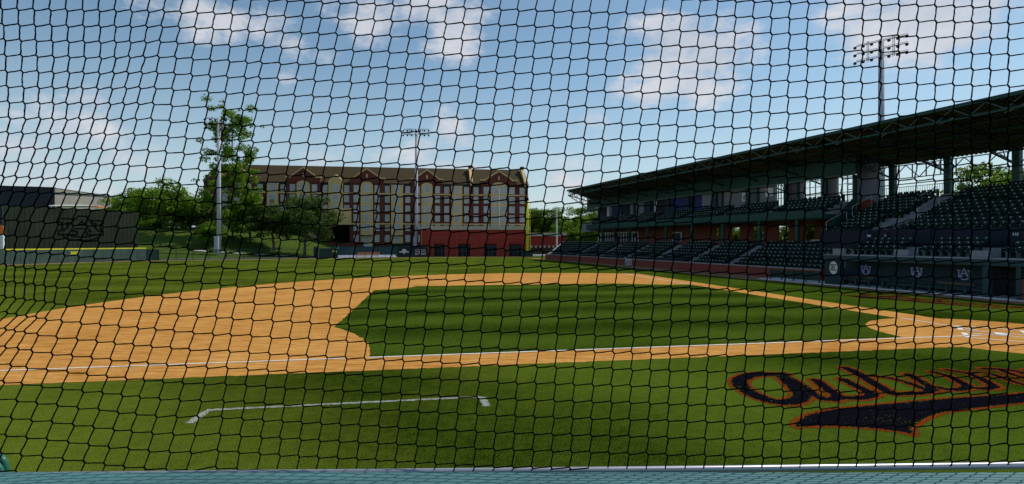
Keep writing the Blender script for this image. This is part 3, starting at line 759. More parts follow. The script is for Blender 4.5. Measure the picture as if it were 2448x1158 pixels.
for i in range(26):
    def pp(t): x = -70+t*28; y = 112.5+t*9+2*math.sin(t*2); return x, y
    (xa, ya), (xb, yb2) = pp(i/26), pp((i+1)/26)
    pm.face([(xa, ya, hill(xa, ya)+.16), (xb, yb2, hill(xb, yb2)+.16), (xb-.3, yb2+1.0, hill(xb-.3, yb2+1.0)+.16), (xa-.3, ya+1.0, hill(xa-.3, ya+1.0)+.16)])
tag(pm.build('path', M_CONC), kind='structure')

# bullpen: green panel with number, open bench bay, dark banner
bp = empty('bullpen_enclosure', 'low dark green bullpen enclosure with a yellow number panel and bench', 'bullpen')
def wseg(u0, u1, off=0.0):
    P0, d0, n0 = on_wall(u0); P1, d1, n1 = on_wall(u1); return P0-n0*off, P1-n1*off
def wpanel(u0, u1, z0, z1, off, th, mt, name, parent):
    A, B = wseg(u0, u1, off); A2, B2 = wseg(u0, u1, off+th); b = MB()
    b.hexa([(A.x,A.y,z0),(B.x,B.y,z0),(B2.x,B2.y,z0),(A2.x,A2.y,z0),(A.x,A.y,z1),(B.x,B.y,z1),(B2.x,B2.y,z1),(A2.x,A2.y,z1)])
    return b.build(name, mt, parent)
M_TEALD = mat('bullpen_green', (.016, .055, .060), .6, .15, .7)
M_NAVYB = mat('bullpen_navy', (.016, .030, .060), .6, .2, .7)
wpanel(750, 762, 0, 2.35, 0, .2, M_NAVYB, 'side_panel', bp)
wpanel(763, 808, 0, 2.15, 0, .2, M_GREEND, 'number_panel', bp)
wpanel(750, 1022, 2.36, 2.52, 0, .3, M_GREEND, 'top_rail', bp)
wpanel(800, 811, 2.0, 2.60, -.05, .04, mat('teal_sign', (.08,.30,.27), .6), 'teal_plate', bp)
P, d, n = on_wall(800); text('365', .58, face_T(P+n*.02+Vector((0,0,1.45)), d, n), M_YEL, 'distance_number', bp, .015, .02, 1.15)
wpanel(809, 1022, 0, 2.35, 6.0, .2, M_TEALD, 'back_wall', bp)
wpanel(809, 950, 0, .12, .3, 5.6, M_CONC, 'floor', bp)
wpanel(809, 950, 0.12, .50, 5.3, .3, M_WHITE, 'white_kerb', bp)
wpanel(858, 910, .5, 1.15, 5.0, .3, M_ORNG if False else mat('terracotta', (.48,.17,.09), .7), 'bench', bp)
for u in (836, 852, 872, 889, 903, 922, 938):
    P, d, n = on_wall(u); b = MB(); b.tube((P.x, P.y, 0), (P.x, P.y, 2.36), .045); b.build('post', M_GREEND, bp)
wpanel(809, 950, .98, 1.05, .02, .05, M_GREEND, 'mid_rail', bp)
bs = empty('banner_panel', 'black banner on the outfield fence with white emblem and years', 'banner')
wpanel(951, 1022, .05, 2.34, -.03, .2, mat('banner_black', (.012,.020,.026), .6, .2, 1), 'board', bs)
P, d, n = on_wall(1005); 
for i, ln in enumerate(('1967  1976', '1994  1997', '2019  2022')):
    text(ln, .42, face_T(P+n*.05+Vector((0,0,1.62-i*.44)), d, n), M_WHITE, 'year_numbers', bs, .008, .012, 1.25)
P, d, n = on_wall(966); T_ = face_T(P+n*.05+Vector((0,0,1.25)), d, n)
b = MB()
b.prism([(-.42,.32),(.38,.36),(.34,.62),(-.30,.66)], T_, 0, .02)
b.prism([(-.62,.12),(.66,.16),(.60,.30),(-.55,.28)], T_, 0, .02)
b.prism([(-1.15,-.12),(1.15,-.10),(1.02,.10),(-1.02,.09)], T_, 0, .03)
b.prism([(0,-.48),(.2,-.34),(.17,-.22),(-.17,-.22),(-.2,-.34)], T_, 0, .02)
b.build('emblem', M_WHITE, bs)
fence(WALL[10:13], 2.3, 3.2, 'thin dark fence in front of the red brick garage bays', mesh=False)
b = MB(); A = on_wall(1247)[0]; b.box(A.x, A.x+2.6, A.y-.5, A.y-.1, 0, 1.9); tag(b.build('padded_panel', M_GREEND), 'short dark green padded panel at the foot of the yellow pole', 'wall panel')

# foul pole
fp = empty('foul_pole', 'tall yellow foul pole with side screen in right field', 'foul pole')
yp = 119.5; xp = (1261-1224)/1224*yp
b = MB(); b.tube((xp, yp, 1.2), (xp, yp, EYE+98*yp/1224), .31, n=12); b.build('pole', M_YEL, fp, True)
b = MB(); zt = EYE+95*yp/1224
b.tube((xp+.62, yp, 1.6), (xp+.62, yp, zt), .05)
for i in range(16): z = 1.9+(zt-2.0)*i/15; b.tube((xp, yp, z), (xp+.62, yp, z), .03)
b.build('screen', M_YEL, fp)
b = MB(); b.tube((xp, yp, zt+.2), (xp, yp, zt+1.0), .30, n=10); b.build('cap', M_BLACK, fp)

# ------------------------------------------------------------------ light towers
def light_tower(x, y, h, r, arm, rows, per, label, yaw, box=True, group='floodlight towers'):
    e = empty('light_tower', label, 'light tower', group, loc=(x, y, 0))
    b = MB(); b.tube((0,0,-.3), (0,0,h), r, r*.72, 12); b.build('pole', M_GREY, e, True)
    ca, sa = math.cos(yaw), math.sin(yaw)
    def T(a, o, z): return Vector((a*ca-o*sa, a*sa+o*ca, z))
    b = MB(); gap = min(1.15, arm*.19)
    for i in range(rows):
        z = h-.2-i*gap; b.bar(T(-arm/2, 0, z), T(arm/2, 0, z), .09, .09)
        if i < rows: b.bar(T(-arm/2, .25, z+.28), T(arm/2, .25, z+.28), .05, .05)
    for s in (-.28, -.25, .22, .25): b.bar(T(arm*s, .05, h+.2), T(arm*s, .05, h-.2-(rows-1)*gap-.3), .05, .05)
    b.build('crossarm', M_BLACK, e)
    for i in range(rows):
        for j in range(per):
            s = -arm/2+arm*j/(per-1); z = h-.45-i*gap; b = MB()
            q = T(s, -.15, z); t = T(s, -.75, z-.16)
            b.tube(q, t, .11, .23, 8); b.tube(T(s, 0, z+.25), q, .04, .04, 5); b.build('lamp', mat('lamp_housing', (.035,.035,.04), .5), e)
    if box:
        b = MB(); b.box(-.62, .22, -.75, -.3, 1.2, 4.8); b.build('control_box', mat('pale_grey_metal', (.46,.46,.55), .5, .05), e)
    return e
light_tower(-64.4, 112.5, EYE+296*112.5/1224, .46, 5.2, 3, 6, 'grey floodlight tower rising beside the tall thin tree', R(15))
light_tower(-23.9, 128, EYE+270*128/1224, .44, 6.3, 2, 7, 'grey floodlight tower in front of the brick dormitory', R(2), True)
light_tower(53.8, 74.6, EYE+484*74.6/1224, .50, 6.2, 3, 7, 'grey floodlight tower rising behind the covered grandstand', R(-46), False)
b = MB(); xw = (1331-1224)/1224*135; b.tube((xw, 135, 0), (xw, 135, EYE+80*135/1224), .24, .16, 10)
b.tube((xw, 135, EYE+80*135/1224), (xw, 135, EYE+86*135/1224), .07); tag(b.build('utility_pole', M_WHITE), 'slim white pole in front of the woods by right field', 'pole')

# ------------------------------------------------------------------ red brick garage building in right field
gb = empty('garage_building', 'long red brick building with four dark bays and a pale cornice', 'building')
ya = 124.5
def GX(u): return (u-1224)/1224*ya
zt = EYE+29*ya/1224
xs_ = [GX(1008)] + [GX(u) for u in (1038,1063,1095,1124,1157,1187,1217,1247)] + [GX(1263)]
b = MB()
for i in range(0, 10, 2): b.box(xs_[i], xs_[i+1], ya, ya+.6, 0, 3.1)
b.box(xs_[0], xs_[-1], ya, ya+.6, 3.1, zt); b.box(xs_[0], xs_[-1], ya+.6, ya+14, 2.9, zt); 
b.build('wall', M_BRICKR, gb)
b = MB(); b.box(xs_[0]-.3, xs_[-1]+.4, ya-.3, ya+14, zt, zt+.95); b.build('cornice', M_STONE, gb)
for i in range(1, 9, 2):
    b = MB(); b.box(xs_[i], xs_[i+1], ya+.8, ya+1.1, 0, 3.1); d_ = b.build('bay_door', M_DARK, gb)
    b = MB()
    for k2 in range(4): x = xs_[i]+(xs_[i+1]-xs_[i])*k2/3; b.box(x-.05, x+.05, ya+.62, ya+.78, 0, 2.6)
    for z in (1.2, 2.5): b.box(xs_[i], xs_[i+1], ya+.62, ya+.78, z, z+.08)
    b.build('bay_grille', mat('grille_grey', (.10,.12,.14), .5), gb)
    b = MB(); x0, x1 = xs_[i]-.45, xs_[i+1]+.45
    b.box(x0, x0+.14, ya-.06, ya-.005, 0, 4.5); b.box(x1-.14, x1, ya-.06, ya-.005, 0, 4.5); b.box(x0, x1, ya-.06, ya-.005, 4.52, 4.68)
    b.build('brick_trim', mat('light_brick', (.34,.10,.07), .9), gb)
b = MB(); b.box(GX(1226)-30.2, GX(1226)-25.8, 125.8, 127.5, 0, EYE-0.3); tag(b.build('equipment_cabinet', M_GREEND), 'dark green equipment cabinet at the foot of the central floodlight tower', 'cabinet')

# low maroon building to the right of the foul pole
lb = empty('maroon_building', 'low maroon building with a pale flat roof edge beside the woods', 'building')
yl = 152; x0, x1 = (1264-1224)/1224*yl, (1352-1224)/1224*yl
b = MB(); b.box(x0, x1, yl, yl+8, 1.9, EYE+14*yl/1224); b.build('wall', M_BRICKR, lb)
b = MB(); b.box(x0-.3, x1+.3, yl-.6, yl+8.3, EYE+14*yl/1224, EYE+22*yl/1224); b.build('roof', M_STONE, lb)
for i in range(8): b = MB(); b.box(x0+.5+i*1.3, x0+1.1+i*1.3, yl-.9, yl-.3, 1.8, 2.5); b.build('footing', M_STONE, lb)
b = MB(); b.box(x0, x1, yl-.2, yl+8, 0, 1.89); b.build('base', mat('brown_base', (.10,.07,.045), .9), lb)
b = MB(); b.face([PX(1266,612,130), PX(1308,612,128), PX(1302,600,145), PX(1266,598,146)]); 
b.v = [(x, y, .03) for x, y, z in b.v]; tag(b.build('pavement', M_CONCD), kind='structure')

# ------------------------------------------------------------------ dormitory
dm = empty('dormitory', 'long six-storey brick and cream dormitory with a steep brown roof', 'building')
DR = Vector((5.0, 160.0, 0)); DLf = Vector((-88.5, 147.0, 0)); dd = (DLf-DR); DLn = dd.length; dd.normalize(); dn = Vector((dd.y*1.0, -dd.x, 0))
if dn.y > 0: dn = -dn
def DT(s, z, o): return tuple(DR+dd*s+dn*o+Vector((0,0,z)))
def ds(u):
    k = (u-1224)/1224; return (k*DR.y-DR.x)/(dd.x-k*dd.y)
def DB(b, s0, s1, o0, o1, z0, z1): b.box(s0, s1, o0, o1, z0, z1, lambda s, o, z: DT(s, z, o))
EV = 21.2; RZ = 27.3; HD = 9.5
hole0, hole1 = ds(837), ds(771)
b = MB(); DB(b, 0, hole0, -18, 0, 0, EV); DB(b, hole1, DLn, -18, 0, 0, EV); DB(b, hole0, hole1, -18, 0, 8.6, EV)
b.build('wall', M_BRICK, dm)
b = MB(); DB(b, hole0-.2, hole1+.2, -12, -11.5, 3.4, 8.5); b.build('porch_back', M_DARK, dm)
b = MB()
b.prism([(0.7, EV-.1), (-HD, RZ), (-2*HD-.5, EV-.1)], lambda o, z, s: DT(s, z, o), -.2, DLn+.2); b.build('roof', M_ROOF, dm)
b = MB(); DB(b, 0, DLn, .02, .35, EV-.75, EV-.15); b.build('eaves', M_DARK, dm)
# chimneys / parapets
for u in (1124, 1253.5):
    s = ds(u); b = MB()
    b.prism([(.9, EV-.4), (.9, EV+.8), (-6.4, RZ-.1), (-8.2, RZ-.1), (-8.2, EV-.3)], lambda o, z, t: DT(t, z, o), s-.75, s+.05); b.build('parapet', M_CREAM, dm)
    b = MB(); b.prism([(-6.0, RZ-.1), (-6.0, RZ+.6), (-8.4, RZ+.6), (-8.4, RZ-.1)], lambda o, z, t: DT(t, z, o), s-.9, s+.2); b.build('chimney', M_BRICK, dm)
s = ds(508); b = MB(); DB(b, s-2, s+.3, -1.5, .8, 3, EV+1.2); b.build('corner_pier', M_BRICK, dm)
b = MB(); DB(b, s-2.2, s+.5, -1.7, 1.0, EV+1.2, EV+2.2); b.build('pier_cap', M_CREAM, dm)
# gables
gab = [(570,43,31,1),(727,40,31,1),(878,41,29,1),(1021,37,27,1),(1192,42,38,1)]
for (u, hw, bw, _) in gab:
    s = ds(u); w2 = abs(ds(u+hw)-ds(u-hw))/2; zt = EV+3.9; b = MB()
    b.prism([(s-w2, EV-.2), (s+w2, EV-.2), (s+w2, EV+1.1), (s+w2*.72, EV+1.1), (s+w2*.72, EV+1.5), (s, zt), (s-w2*.72, EV+1.5), (s-w2*.72, EV+1.1), (s-w2, EV+1.1)], DT, -6, .85)
    b.prism([(s-w2*1.0, 0), (s+w2*1.0, 0), (s+w2*1.0, EV-.22), (s-w2*1.0, EV-.22)], DT, .0, .55)
    g_ = b.build('gable', M_BRICK, dm)
    b = MB()
    for sg_ in (1, -1):
        b.prism([(s+sg_*w2*.80, EV+1.2), (s+sg_*w2*.80, EV+1.6), (s, zt+.45), (s, zt+.05)], DT, .55, 1.05)
        b.prism([(s+sg_*w2*.72, EV+1.12), (s+sg_*w2*1.06, EV+1.12), (s+sg_*w2*1.06, EV+1.5), (s+sg_*w2*.72, EV+1.5)], DT, .5, 1.1)
    b.prism([(s-.22, EV+1.5), (s+.22, EV+1.5), (s+.22, EV+2.5), (s-.22, EV+2.5)], DT, .86, .95)
    b.build('gable_trim', M_CREAM, g_)
bays = [(570,15,1),(654,13,0),(727,15.5,1),(804,17,2),(878,14.5,1),(950,14,0),(1021,13.5,1),(1092,13,0),(1192,19,1)]
for (u, hw, kind) in bays:
    s = ds(u); w2 = abs(ds(u+hw)-ds(u-hw))/2; b = MB(); base = 8.7 if u == 804 else 0.3
    b.prism([(s-w2, base), (s+w2, base), (s+w2, EV-.9), (s-w2, EV-.9)], DT, .56, 1.15)
    if kind == 1:
        pts = [(s+w2*math.cos(t), EV-.88+w2*.62*math.sin(t)) for t in [math.pi*i/12 for i in range(13)]]
        b.prism(pts[::-1], DT, .56, 1.2)
    if kind == 2:
        b.prism([(s-w2, EV-.88), (s+w2, EV-.88), (s+w2, EV+.4), (s, EV+2.4), (s-w2, EV+.4)], DT, -3, 1.18)
    b.build('bay', M_CREAM, dm)
    b = MB()
    if kind == 0: DB(b, s-w2-.15, s+w2+.15, .5, 1.25, EV-.88, EV-.6); b.build('bay_cap', M_STONE, dm)
b = MB(); DB(b, ds(837)-.5, ds(771)+3.5, .3, 1.3, 8.62, 13.5); b.build('porch_front', M_CREAM, dm)
b = MB(); DB(b, 0, DLn, .02, .68, 17.75, 18.15); DB(b, 0, ds(840), .02, .68, 8.75, 9.15); b.build('string_course', M_CREAM, dm)
b = MB(); DB(b, ds(872), ds(690), 2.5, 3.0, 0, 3.35); DB(b, ds(872), ds(690), 2.4, 3.1, 3.35, 3.55); b.build('terrace_wall', M_BRICK, dm)
# windows
rows_z = [19.4, 16.45, 13.5, 10.75, 7.9, 4.6]
cols = [(1248,6,.0),(1223,7,0),(1205,0,2),(1162.5,7,0),(1138,6,0),(1115,6,0),(1092,6.5,1),(1068,6,0),(1046,6,0),(1021,7,2),(999,5.5,0),(975,6,0),(950,7,1),(926,6,0),(902,6,0),(878,8,2),(852.5,6.5,0),(829,6.5,0),(804,8.5,1),(777.5,6,0),(753,6.5,0),(727,8.5,2),(701,6.5,0),(677,6.5,0),(654,8.5,1),(622,6.5,0),(596,6.5,0),(570,8.5,2),(540,6.5,0)]
wins = []
for (u, hw, k2) in cols:
    if u == 1205: continue
    for ri, z in enumerate(rows_z): wins.append((u, hw, k2, ri, z, .7 if k2 == 0 else 1.2))
for ri, z in enumerate(rows_z):
    for uu in (1181, 1203): wins.append((uu, 7, 2, ri, z, 1.2))
def window(b, s, z, w2, h2, o, arch=False):
    b.m(M_GLASS); b.prism([(s-w2, z-h2), (s+w2, z-h2), (s+w2, z+h2), (s-w2, z+h2)], DT, o-.12, o+.02)
    b.m(M_FRAME); t = .11
    for (a0, a1, c0_, c1) in ((s-w2-t, s+w2+t, z+h2, z+h2+t), (s-w2-t, s+w2+t, z-h2-t*1.6, z-h2), (s-w2-t, s-w2, z-h2, z+h2), (s+w2, s+w2+t, z-h2, z+h2)):
        b.prism([(a0, c0_), (a1, c0_), (a1, c1), (a0, c1)], DT, o-.02, o+.1)
    for i in range(1, 4): x = s-w2+2*w2*i/4; b.prism([(x-.035, z-h2), (x+.035, z-h2), (x+.035, z+h2), (x-.035, z+h2)], DT, o+.022, o+.05)
    for i in range(1, 4): y = z-h2+2*h2*i/4; b.prism([(s-w2, y-.035), (s+w2, y-.035), (s+w2, y+.035), (s-w2, y+.035)], DT, o+.024, o+.055)
    if arch:
        b.m(M_GLASS); pts = [(s+w2*math.cos(t), z+h2+t_+w2*.55*math.sin(t)) for t_ in (.14,) for t in [math.pi*i/8 for i in range(9)]]
        b.prism(pts[::-1], DT, o-.1, o+.06)
        b.m(M_FRAME)
        for t in (.35, 1.0, 1.57, 2.14, 2.8): b.prism([(s-.04, z+h2+.14), (s+.04, z+h2+.14), (s+w2*math.cos(t)+.04, z+h2+.14+w2*.55*math.sin(t)), (s+w2*math.cos(t)-.04, z+h2+.14+w2*.55*math.sin(t))], DT, o+.062, o+.08)
def skip(u, ri):
    if u in (804, 777.5, 829) and ri >= 4: return True
    return False
gset = [570, 727, 878, 1021, 1192]
wins = [w_ for w_ in wins if not skip(w_[0], w_[3])]
wins.sort(key=lambda w_: (w_[0] < 640, w_[3] == 5 and w_[0] > 1010, w_[3]))
rest = MB()
for i, (u, hw, k2, ri, z, o) in enumerate(wins):
    s = ds(u); w2 = abs(ds(u+hw)-ds(u-hw))/2
    if k2 == 0 and not any(abs(u-g_[0]) < g_[1] for g_ in gab): o = .05
    elif k2 == 0: o = .6
    bb = MB() if i < 92 else rest
    window(bb, s, z, w2*(.80 if k2 == 0 else .88), .88, o, arch=(k2 == 2 and ri == 0))
    if i < 92: bb.build('window', None, dm)
tag(rest.build('window', None, dm), kind='stuff')
b = MB(); DB(b, ds(1193)-.2, ds(1193)+.2, 1.16, 1.3, 3, EV-1.2); b.build('mullion_strip', M_WHITE, dm)
for u in (878, 951):
    s = ds(u); b = MB(); DB(b, s-1.4, s+1.4, 1.16, 1.3, .3, 3.0); b.build('doors', M_FRAME, dm)
    b = MB(); DB(b, s-2.0, s+2.0, 1.16, 2.2, 5.4, 5.55); b.build('balcony', M_DARK, dm)

# ------------------------------------------------------------------ grandstand
gs = empty('grandstand', 'long dark green covered grandstand with brick concourse along the right side', 'grandstand')
def SB(b, a0, a1, q0, q1, z0, z1): b.box(a0, a1, q0, q1, z0, z1, lambda a, q, z: S(a, q, z))
def rz(q): return 13.95-.196*(q-4.05)
A0 = 12; RQ0, RQ1 = 4.05, 15.4
def aend(q): return 109+(q-4.05)*.42
b = MB()
def roofslab(b, q0, q1, dz0, dz1):
    b.hexa([S(A0,q0,rz(q0)+dz0), S(aend(q0),q0,rz(q0)+dz0), S(aend(q1),q1,rz(q1)+dz0), S(A0,q1,rz(q1)+dz0),
            S(A0,q0,rz(q0)+dz1), S(aend(q0),q0,rz(q0)+dz1), S(aend(q1),q1,rz(q1)+dz1), S(A0,q1,rz(q1)+dz1)])
roofslab(b, RQ0, RQ1, -.02, .14); b.build('roof', M_GREEN, gs)
b = MB(); n = 260
for i in range(n):
    a = A0+.3+(aend(RQ0)-A0-.6)*i/n
    b.hexa([S(a,RQ0+.2,rz(RQ0+.2)-.10), S(a+.17,RQ0+.2,rz(RQ0+.2)-.10), S(a+.17,RQ1-.1,rz(RQ1)-.10), S(a,RQ1-.1,rz(RQ1)-.10),
            S(a,RQ0+.2,rz(RQ0+.2)-.025), S(a+.17,RQ0+.2,rz(RQ0+.2)-.025), S(a+.17,RQ1-.1,rz(RQ1)-.025), S(a,RQ1-.1,rz(RQ1)-.025)])
b.build('roof_ribs', M_UNDER, gs)
b = MB()
for q in (5.8, 7.8, 9.8, 11.8, 13.8): b.bar(S(A0, q, rz(q)-.22), S(aend(q), q, rz(q)-.22), .14, .2)
b.build('purlin', M_GREEND, gs)
# front edge truss
b = MB(); b.bar(S(A0, RQ0, rz(RQ0)-.05), S(aend(RQ0), RQ0, rz(RQ0)-.05), .22, .22); b.bar(S(A0, RQ0+.3, rz(RQ0)-.95), S(aend(RQ0), RQ0+.3, rz(RQ0)-.95), .14, .14)
b.build('edge_beam', M_GREEN, gs)
b = MB(); n = 44
for i in range(n):
    a0, a1 = A0+(aend(RQ0)-A0)*i/n, A0+(aend(RQ0)-A0)*(i+1)/n
    b.tube(S(a0, RQ0+.1, rz(RQ0)-.15), S((a0+a1)/2, RQ0+.3, rz(RQ0)-.9), .045, n=4); b.tube(S((a0+a1)/2, RQ0+.3, rz(RQ0)-.9), S(a1, RQ0+.1, rz(RQ0)-.15), .045, n=4)
b.build('edge_lattice', mat('pale_green_steel', (.10,.16,.15), .5), gs)
for i in range(22):
    b = MB(); a0 = A0+2+i*4.45; b.tube(S(a0, RQ0+.35, rz(RQ0)-.8), S(a0+1.6, RQ0+1.2, rz(RQ0+1.2)-.75), .04, n=4)
    b.build('edge_brace', mat('bare_steel', (.45,.45,.42), .5), gs)
ctr = [52.5, 47.3, 42.0, 36.7, 31.4, 26.1]                 # columns behind the right-hand bank
tra = ctr+[60.3+6.05*i for i in range(9)]
for a in tra:
    b = MB(); q1 = 15.2
    b.bar(S(a, 4.4, rz(4.4)-.95), S(a, q1, rz(q1)-1.5), .14, .16); b.bar(S(a, 4.3, rz(4.3)-.2), S(a, q1, rz(q1)-.3), .12, .14)
    n = 7
    for i in range(n):
        qa = 4.4+(q1-4.4)*i/n; qb = 4.4+(q1-4.4)*(i+1)/n
        f = lambda q: rz(q)-.95-.55*(q-4.4)/(q1-4.4)
        b.bar(S(a, qa, f(qa)), S(a, (qa+qb)/2, rz(qa)-.3), .06, .06); b.bar(S(a, (qa+qb)/2, rz(qa)-.3), S(a, qb, f(qb)), .06, .06)
    b.build('roof_truss', M_GREEND, gs)
b = MB(); aE = aend(4.4)-.2
b.bar(S(aE, 4.2, rz(4.2)-.9), S(aE+3, 10.6, rz(10.6)-2.2), .12, .12)
for i in range(6):
    q = 4.4+i*1.1; b.bar(S(aE+i*.5, q, rz(q)-.15), S(aE+i*.5, q, rz(q)-.95-.2*i), .06, .06); b.bar(S(aE+i*.5, q, rz(q)-.15), S(aE+(i+1)*.5, q+1.1, rz(q)-1.0-.2*i), .05, .05)
b.build('end_truss', mat('pale_green_steel', (.1,.16,.15)), gs)
# right-hand columns and the lattice girder between them
for a in ctr:
    b = MB(); SB(b, a-.27, a+.27, 15.0, 15.5, 0, rz(15.2)-.1); b.build('column', M_GREEN, gs)
b = MB(); qg = 15.25; ztp = rz(qg)-.25; zb = 10.15
for z in (ztp, zb, 9.55): b.bar(S(A0, qg, z), S(57.5, qg, z), .09, .09)
for a0, a1 in zip(ctr[:-1], ctr[1:]):
    n = 4
    for i in range(n):
        x = a0+(a1-a0)*i/n; x2 = a0+(a1-a0)*(i+1)/n; xm = (x+x2)/2
        b.bar(S(xm, qg, zb), S(xm, qg, ztp), .08, .08)
        if i % 2 == 0: b.bar(S(x, qg, zb), S(x2, qg, ztp), .07, .07)
        else: b.bar(S(x, qg, ztp), S(x2, qg, zb), .07, .07)
b.build('lattice_girder', M_GREEND, gs)
# back railing behind the right-hand bank
b = MB()
for i in range(60): a = 44+i*.22; b.bar(S(a, 14.75, 8.3), S(a, 14.75, 9.2), .025, .025)
b.bar(S(44, 14.75, 9.2), S(57.2, 14.75, 9.2), .05, .05); b.build('back_railing', M_GREEND, gs)

# long green band wall, suite openings, deck, brick wall
QW = 10.7
aw0, aw1 = au(2045, QW), 113
b = MB(); SB(b, aw0, aw1, QW, QW+.25, 10.65, 12.62); b.build('band_wall', M_GREEN, gs)
b = MB(); SB(b, aw0, aw1, QW-.06, QW, 10.55, 10.72); b.build('band_trim', mat('pale_green_steel', (.1,.16,.15)), gs)
tab = [(1430,1446,'navy'),(1446,1452,'dark'),(1452,1457,'white'),(1457,1463,'grey'),(1463,1500,'navy'),(1500,1508,'dark'),(1508,1540,'grey'),(1540,1556,'navy'),(1556,1562,'dark'),(1562,1565,'navy'),(1565,1571,'white'),
       (1571,1590,'dark'),(1590,1600,'navy'),(1600,1655,'navyl'),(1655,1662,'dark'),(1662,1680,'navyl'),(1680,1702,'grey'),(1702,1710,'navy'),(1710,1726,'grey'),(1726,1732,'green'),(1732,1795,'grey'),
       (1795,1810,'glassd'),(1810,1818,'green'),(1818,1855,'grey'),(1855,1875,'win'),(1875,1906,'greyd'),(1906,1915,'green'),(1915,1924,'grey'),(1924,1964,'win'),(1964,2002,'grey'),(2002,2040,'win'),(2040,2046,'green')]
mm = {'navy': M_NAVYW, 'navyl': mat('bright_navy', (.035,.035,.17), .6), 'dark': M_DARK, 'white': M_WHITE, 'grey': M_PURPG, 'greyd': mat('brown_grey', (.15,.13,.13), .8), 'green': M_GREEND, 'glassd': mat('tinted_glass', (.14,.18,.19), .3)}
for (u0, u1, kd) in tab:
    a0, a1 = au(u1, QW+.6), au(u0, QW+.6); b = MB()
    if kd == 'win':
        t = .09
        for i in range(4): x = a0+(a1-a0)*i/3; SB(b, x-t/2, x+t/2, QW+.5, QW+.6, 7.7, 10.66)
        for z in (8.0, 8.9, 9.8, 10.5): SB(b, a0, a1, QW+.52, QW+.58, z-.035, z+.035)
        b.build('suite_window', M_FRAME if u0 > 1900 else mat('pale_frame', (.45,.48,.5)), gs)
    else:
        SB(b, a0, a1, QW+.5, QW+.8, 7.6, 10.64); b.build('suite_panel', mm[kd], gs)
po = empty('wall_poster', 'small white square poster with a dark emblem high on the grandstand suite wall', 'poster')
a0, a1 = au(1784, QW), au(1768, QW); b = MB(); SB(b, a0, a1, QW+.4, QW+.46, 8.95, 10.1); b.build('sheet', M_WHITE, po)
ac = (a0+a1)/2
small_emblem(lambda s, t, dd: tuple(S(ac-s, QW+.39-dd, 9.5+t)), .7, M_NAVY, 'emblem', po)
b = MB(); a0, a1 = au(1842, QW), au(1824, QW); SB(b, a0, a1, QW+.40, QW+.46, 9.3, 10.35); tag(b.build('wall_poster', M_WHITE), 'plain white square poster beside a window on the grandstand suite wall', 'poster')
# deck
DQ0, DQ1 = 5.9, 10.9
ad0 = 53.2; ad1 = 104.3
b = MB()
def skewbox(b, a0, q0, q1, z0, z1, ae):
    b.hexa([S(a0,q0,z0), S(ae(q0),q0,z0), S(ae(q1),q1,z0), S(a0,q1,z0), S(a0,q0,z1), S(ae(q0),q0,z1), S(ae(q1),q1,z1), S(a0,q1,z1)])
dae = lambda q: 104.3+(q-5.9)*1.3
skewbox(b, ad0, DQ0, DQ0+.3, 6.0, 6.85, dae); skewbox(b, ad0, DQ0+.3, DQ1+5, 5.9, 6.35, dae); b.build('deck_beam', M_GREEN, gs)
b = MB(); deck_rows = 4
for i in range(deck_rows): skewbox(b, ad0, DQ0+.5+i*.85, DQ1 if i == deck_rows-1 else DQ0+.5+(i+1)*.85, 6.36, 6.6+i*.38, dae)
b.build('deck_steps', M_CONCD, gs)
b = MB(); b.bar(S(ad0, DQ0+.1, 7.35), S(ad1, DQ0+.1, 7.35), .05, .05)
for i in range(50): a = ad0+(ad1-ad0)*i/49; b.bar(S(a, DQ0+.1, 6.85), S(a, DQ0+.1, 7.35), .03, .03)
b.build('deck_railing', M_GREEND, gs)
for a in [au(1907, 6.5), au(1817, 6.5), au(1729, 6.5), au(1656, 6.5), au(1593, 6.5), au(1548, 6.5), au(1505, 6.5), au(1470, 6.5), au(1441, 6.5)]:
    b = MB(); SB(b, a-.17, a+.17, 6.3, 6.65, 2.5, 5.98); b.build('column', M_GREEN, gs)
    b = MB(); SB(b, a-.24, a+.24, QW-.35, QW-.02, 7.7, 10.6); b.build('column', M_GREEND, gs)
# sloping end panel of the deck beside the right-hand bank (stairs)
b = MB(); aa = au(2025, 8)
b.hexa([S(ad0-.3,6.0,3.3), S(ad0,6.0,3.3), S(ad0,10.4,6.4), S(ad0-.3,10.4,6.4), S(ad0-.3,6.0,4.6), S(ad0,6.0,4.6), S(ad0,10.4,8.2), S(ad0-.3,10.4,8.2)])
b.build('stair_stringer', M_GREEN, gs)
# brick back wall of the concourse with openings
QB = 11.2
ops = [(1706,1718),(1744,1768),(1796,1824),(1856,1886),(1921,1948)]
segs = []; cur = 1432
for (u0, u1) in ops: segs.append((cur, u0)); cur = u1
segs.append((cur, 2046))
b = MB()
for (u0, u1) in segs: SB(b, au(u1, QB), au(u0, QB), QB, QB+.5, 2.9, 6.1)
for (u0, u1) in ops: SB(b, au(u1, QB), au(u0, QB), QB, QB+.5, 2.9, 3.75)
for (u0, u1) in ops: SB(b, au(u1, QB), au(u0, QB), QB, QB+.5, 5.5, 6.1)
SB(b, 52.3, 57.5, QB+.52, QB+.9, 2.9, 7.9)
b.build('brick_wall', M_BRICKS, gs)
b = MB(); SB(b, au(2040, QB-3), au(1432, QB-3), QB-3.2, QB-3, 2.9, 3.65); b.build('low_brick_wall', M_BRICKS, gs)
b = MB(); a0, a1 = au(1527, QB-.1), au(1432, QB-.1); n = 15
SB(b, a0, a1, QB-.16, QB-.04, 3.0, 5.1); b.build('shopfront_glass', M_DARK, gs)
b = MB()
for i in range(n+1): x = a0+(a1-a0)*i/n; SB(b, x-.1, x+.1, QB-.28, QB-.17, 3.0, 5.2)
SB(b, a0, a1, QB-.29, QB-.17, 5.2, 5.4); b.build('shopfront_frame', M_WHITE, gs)
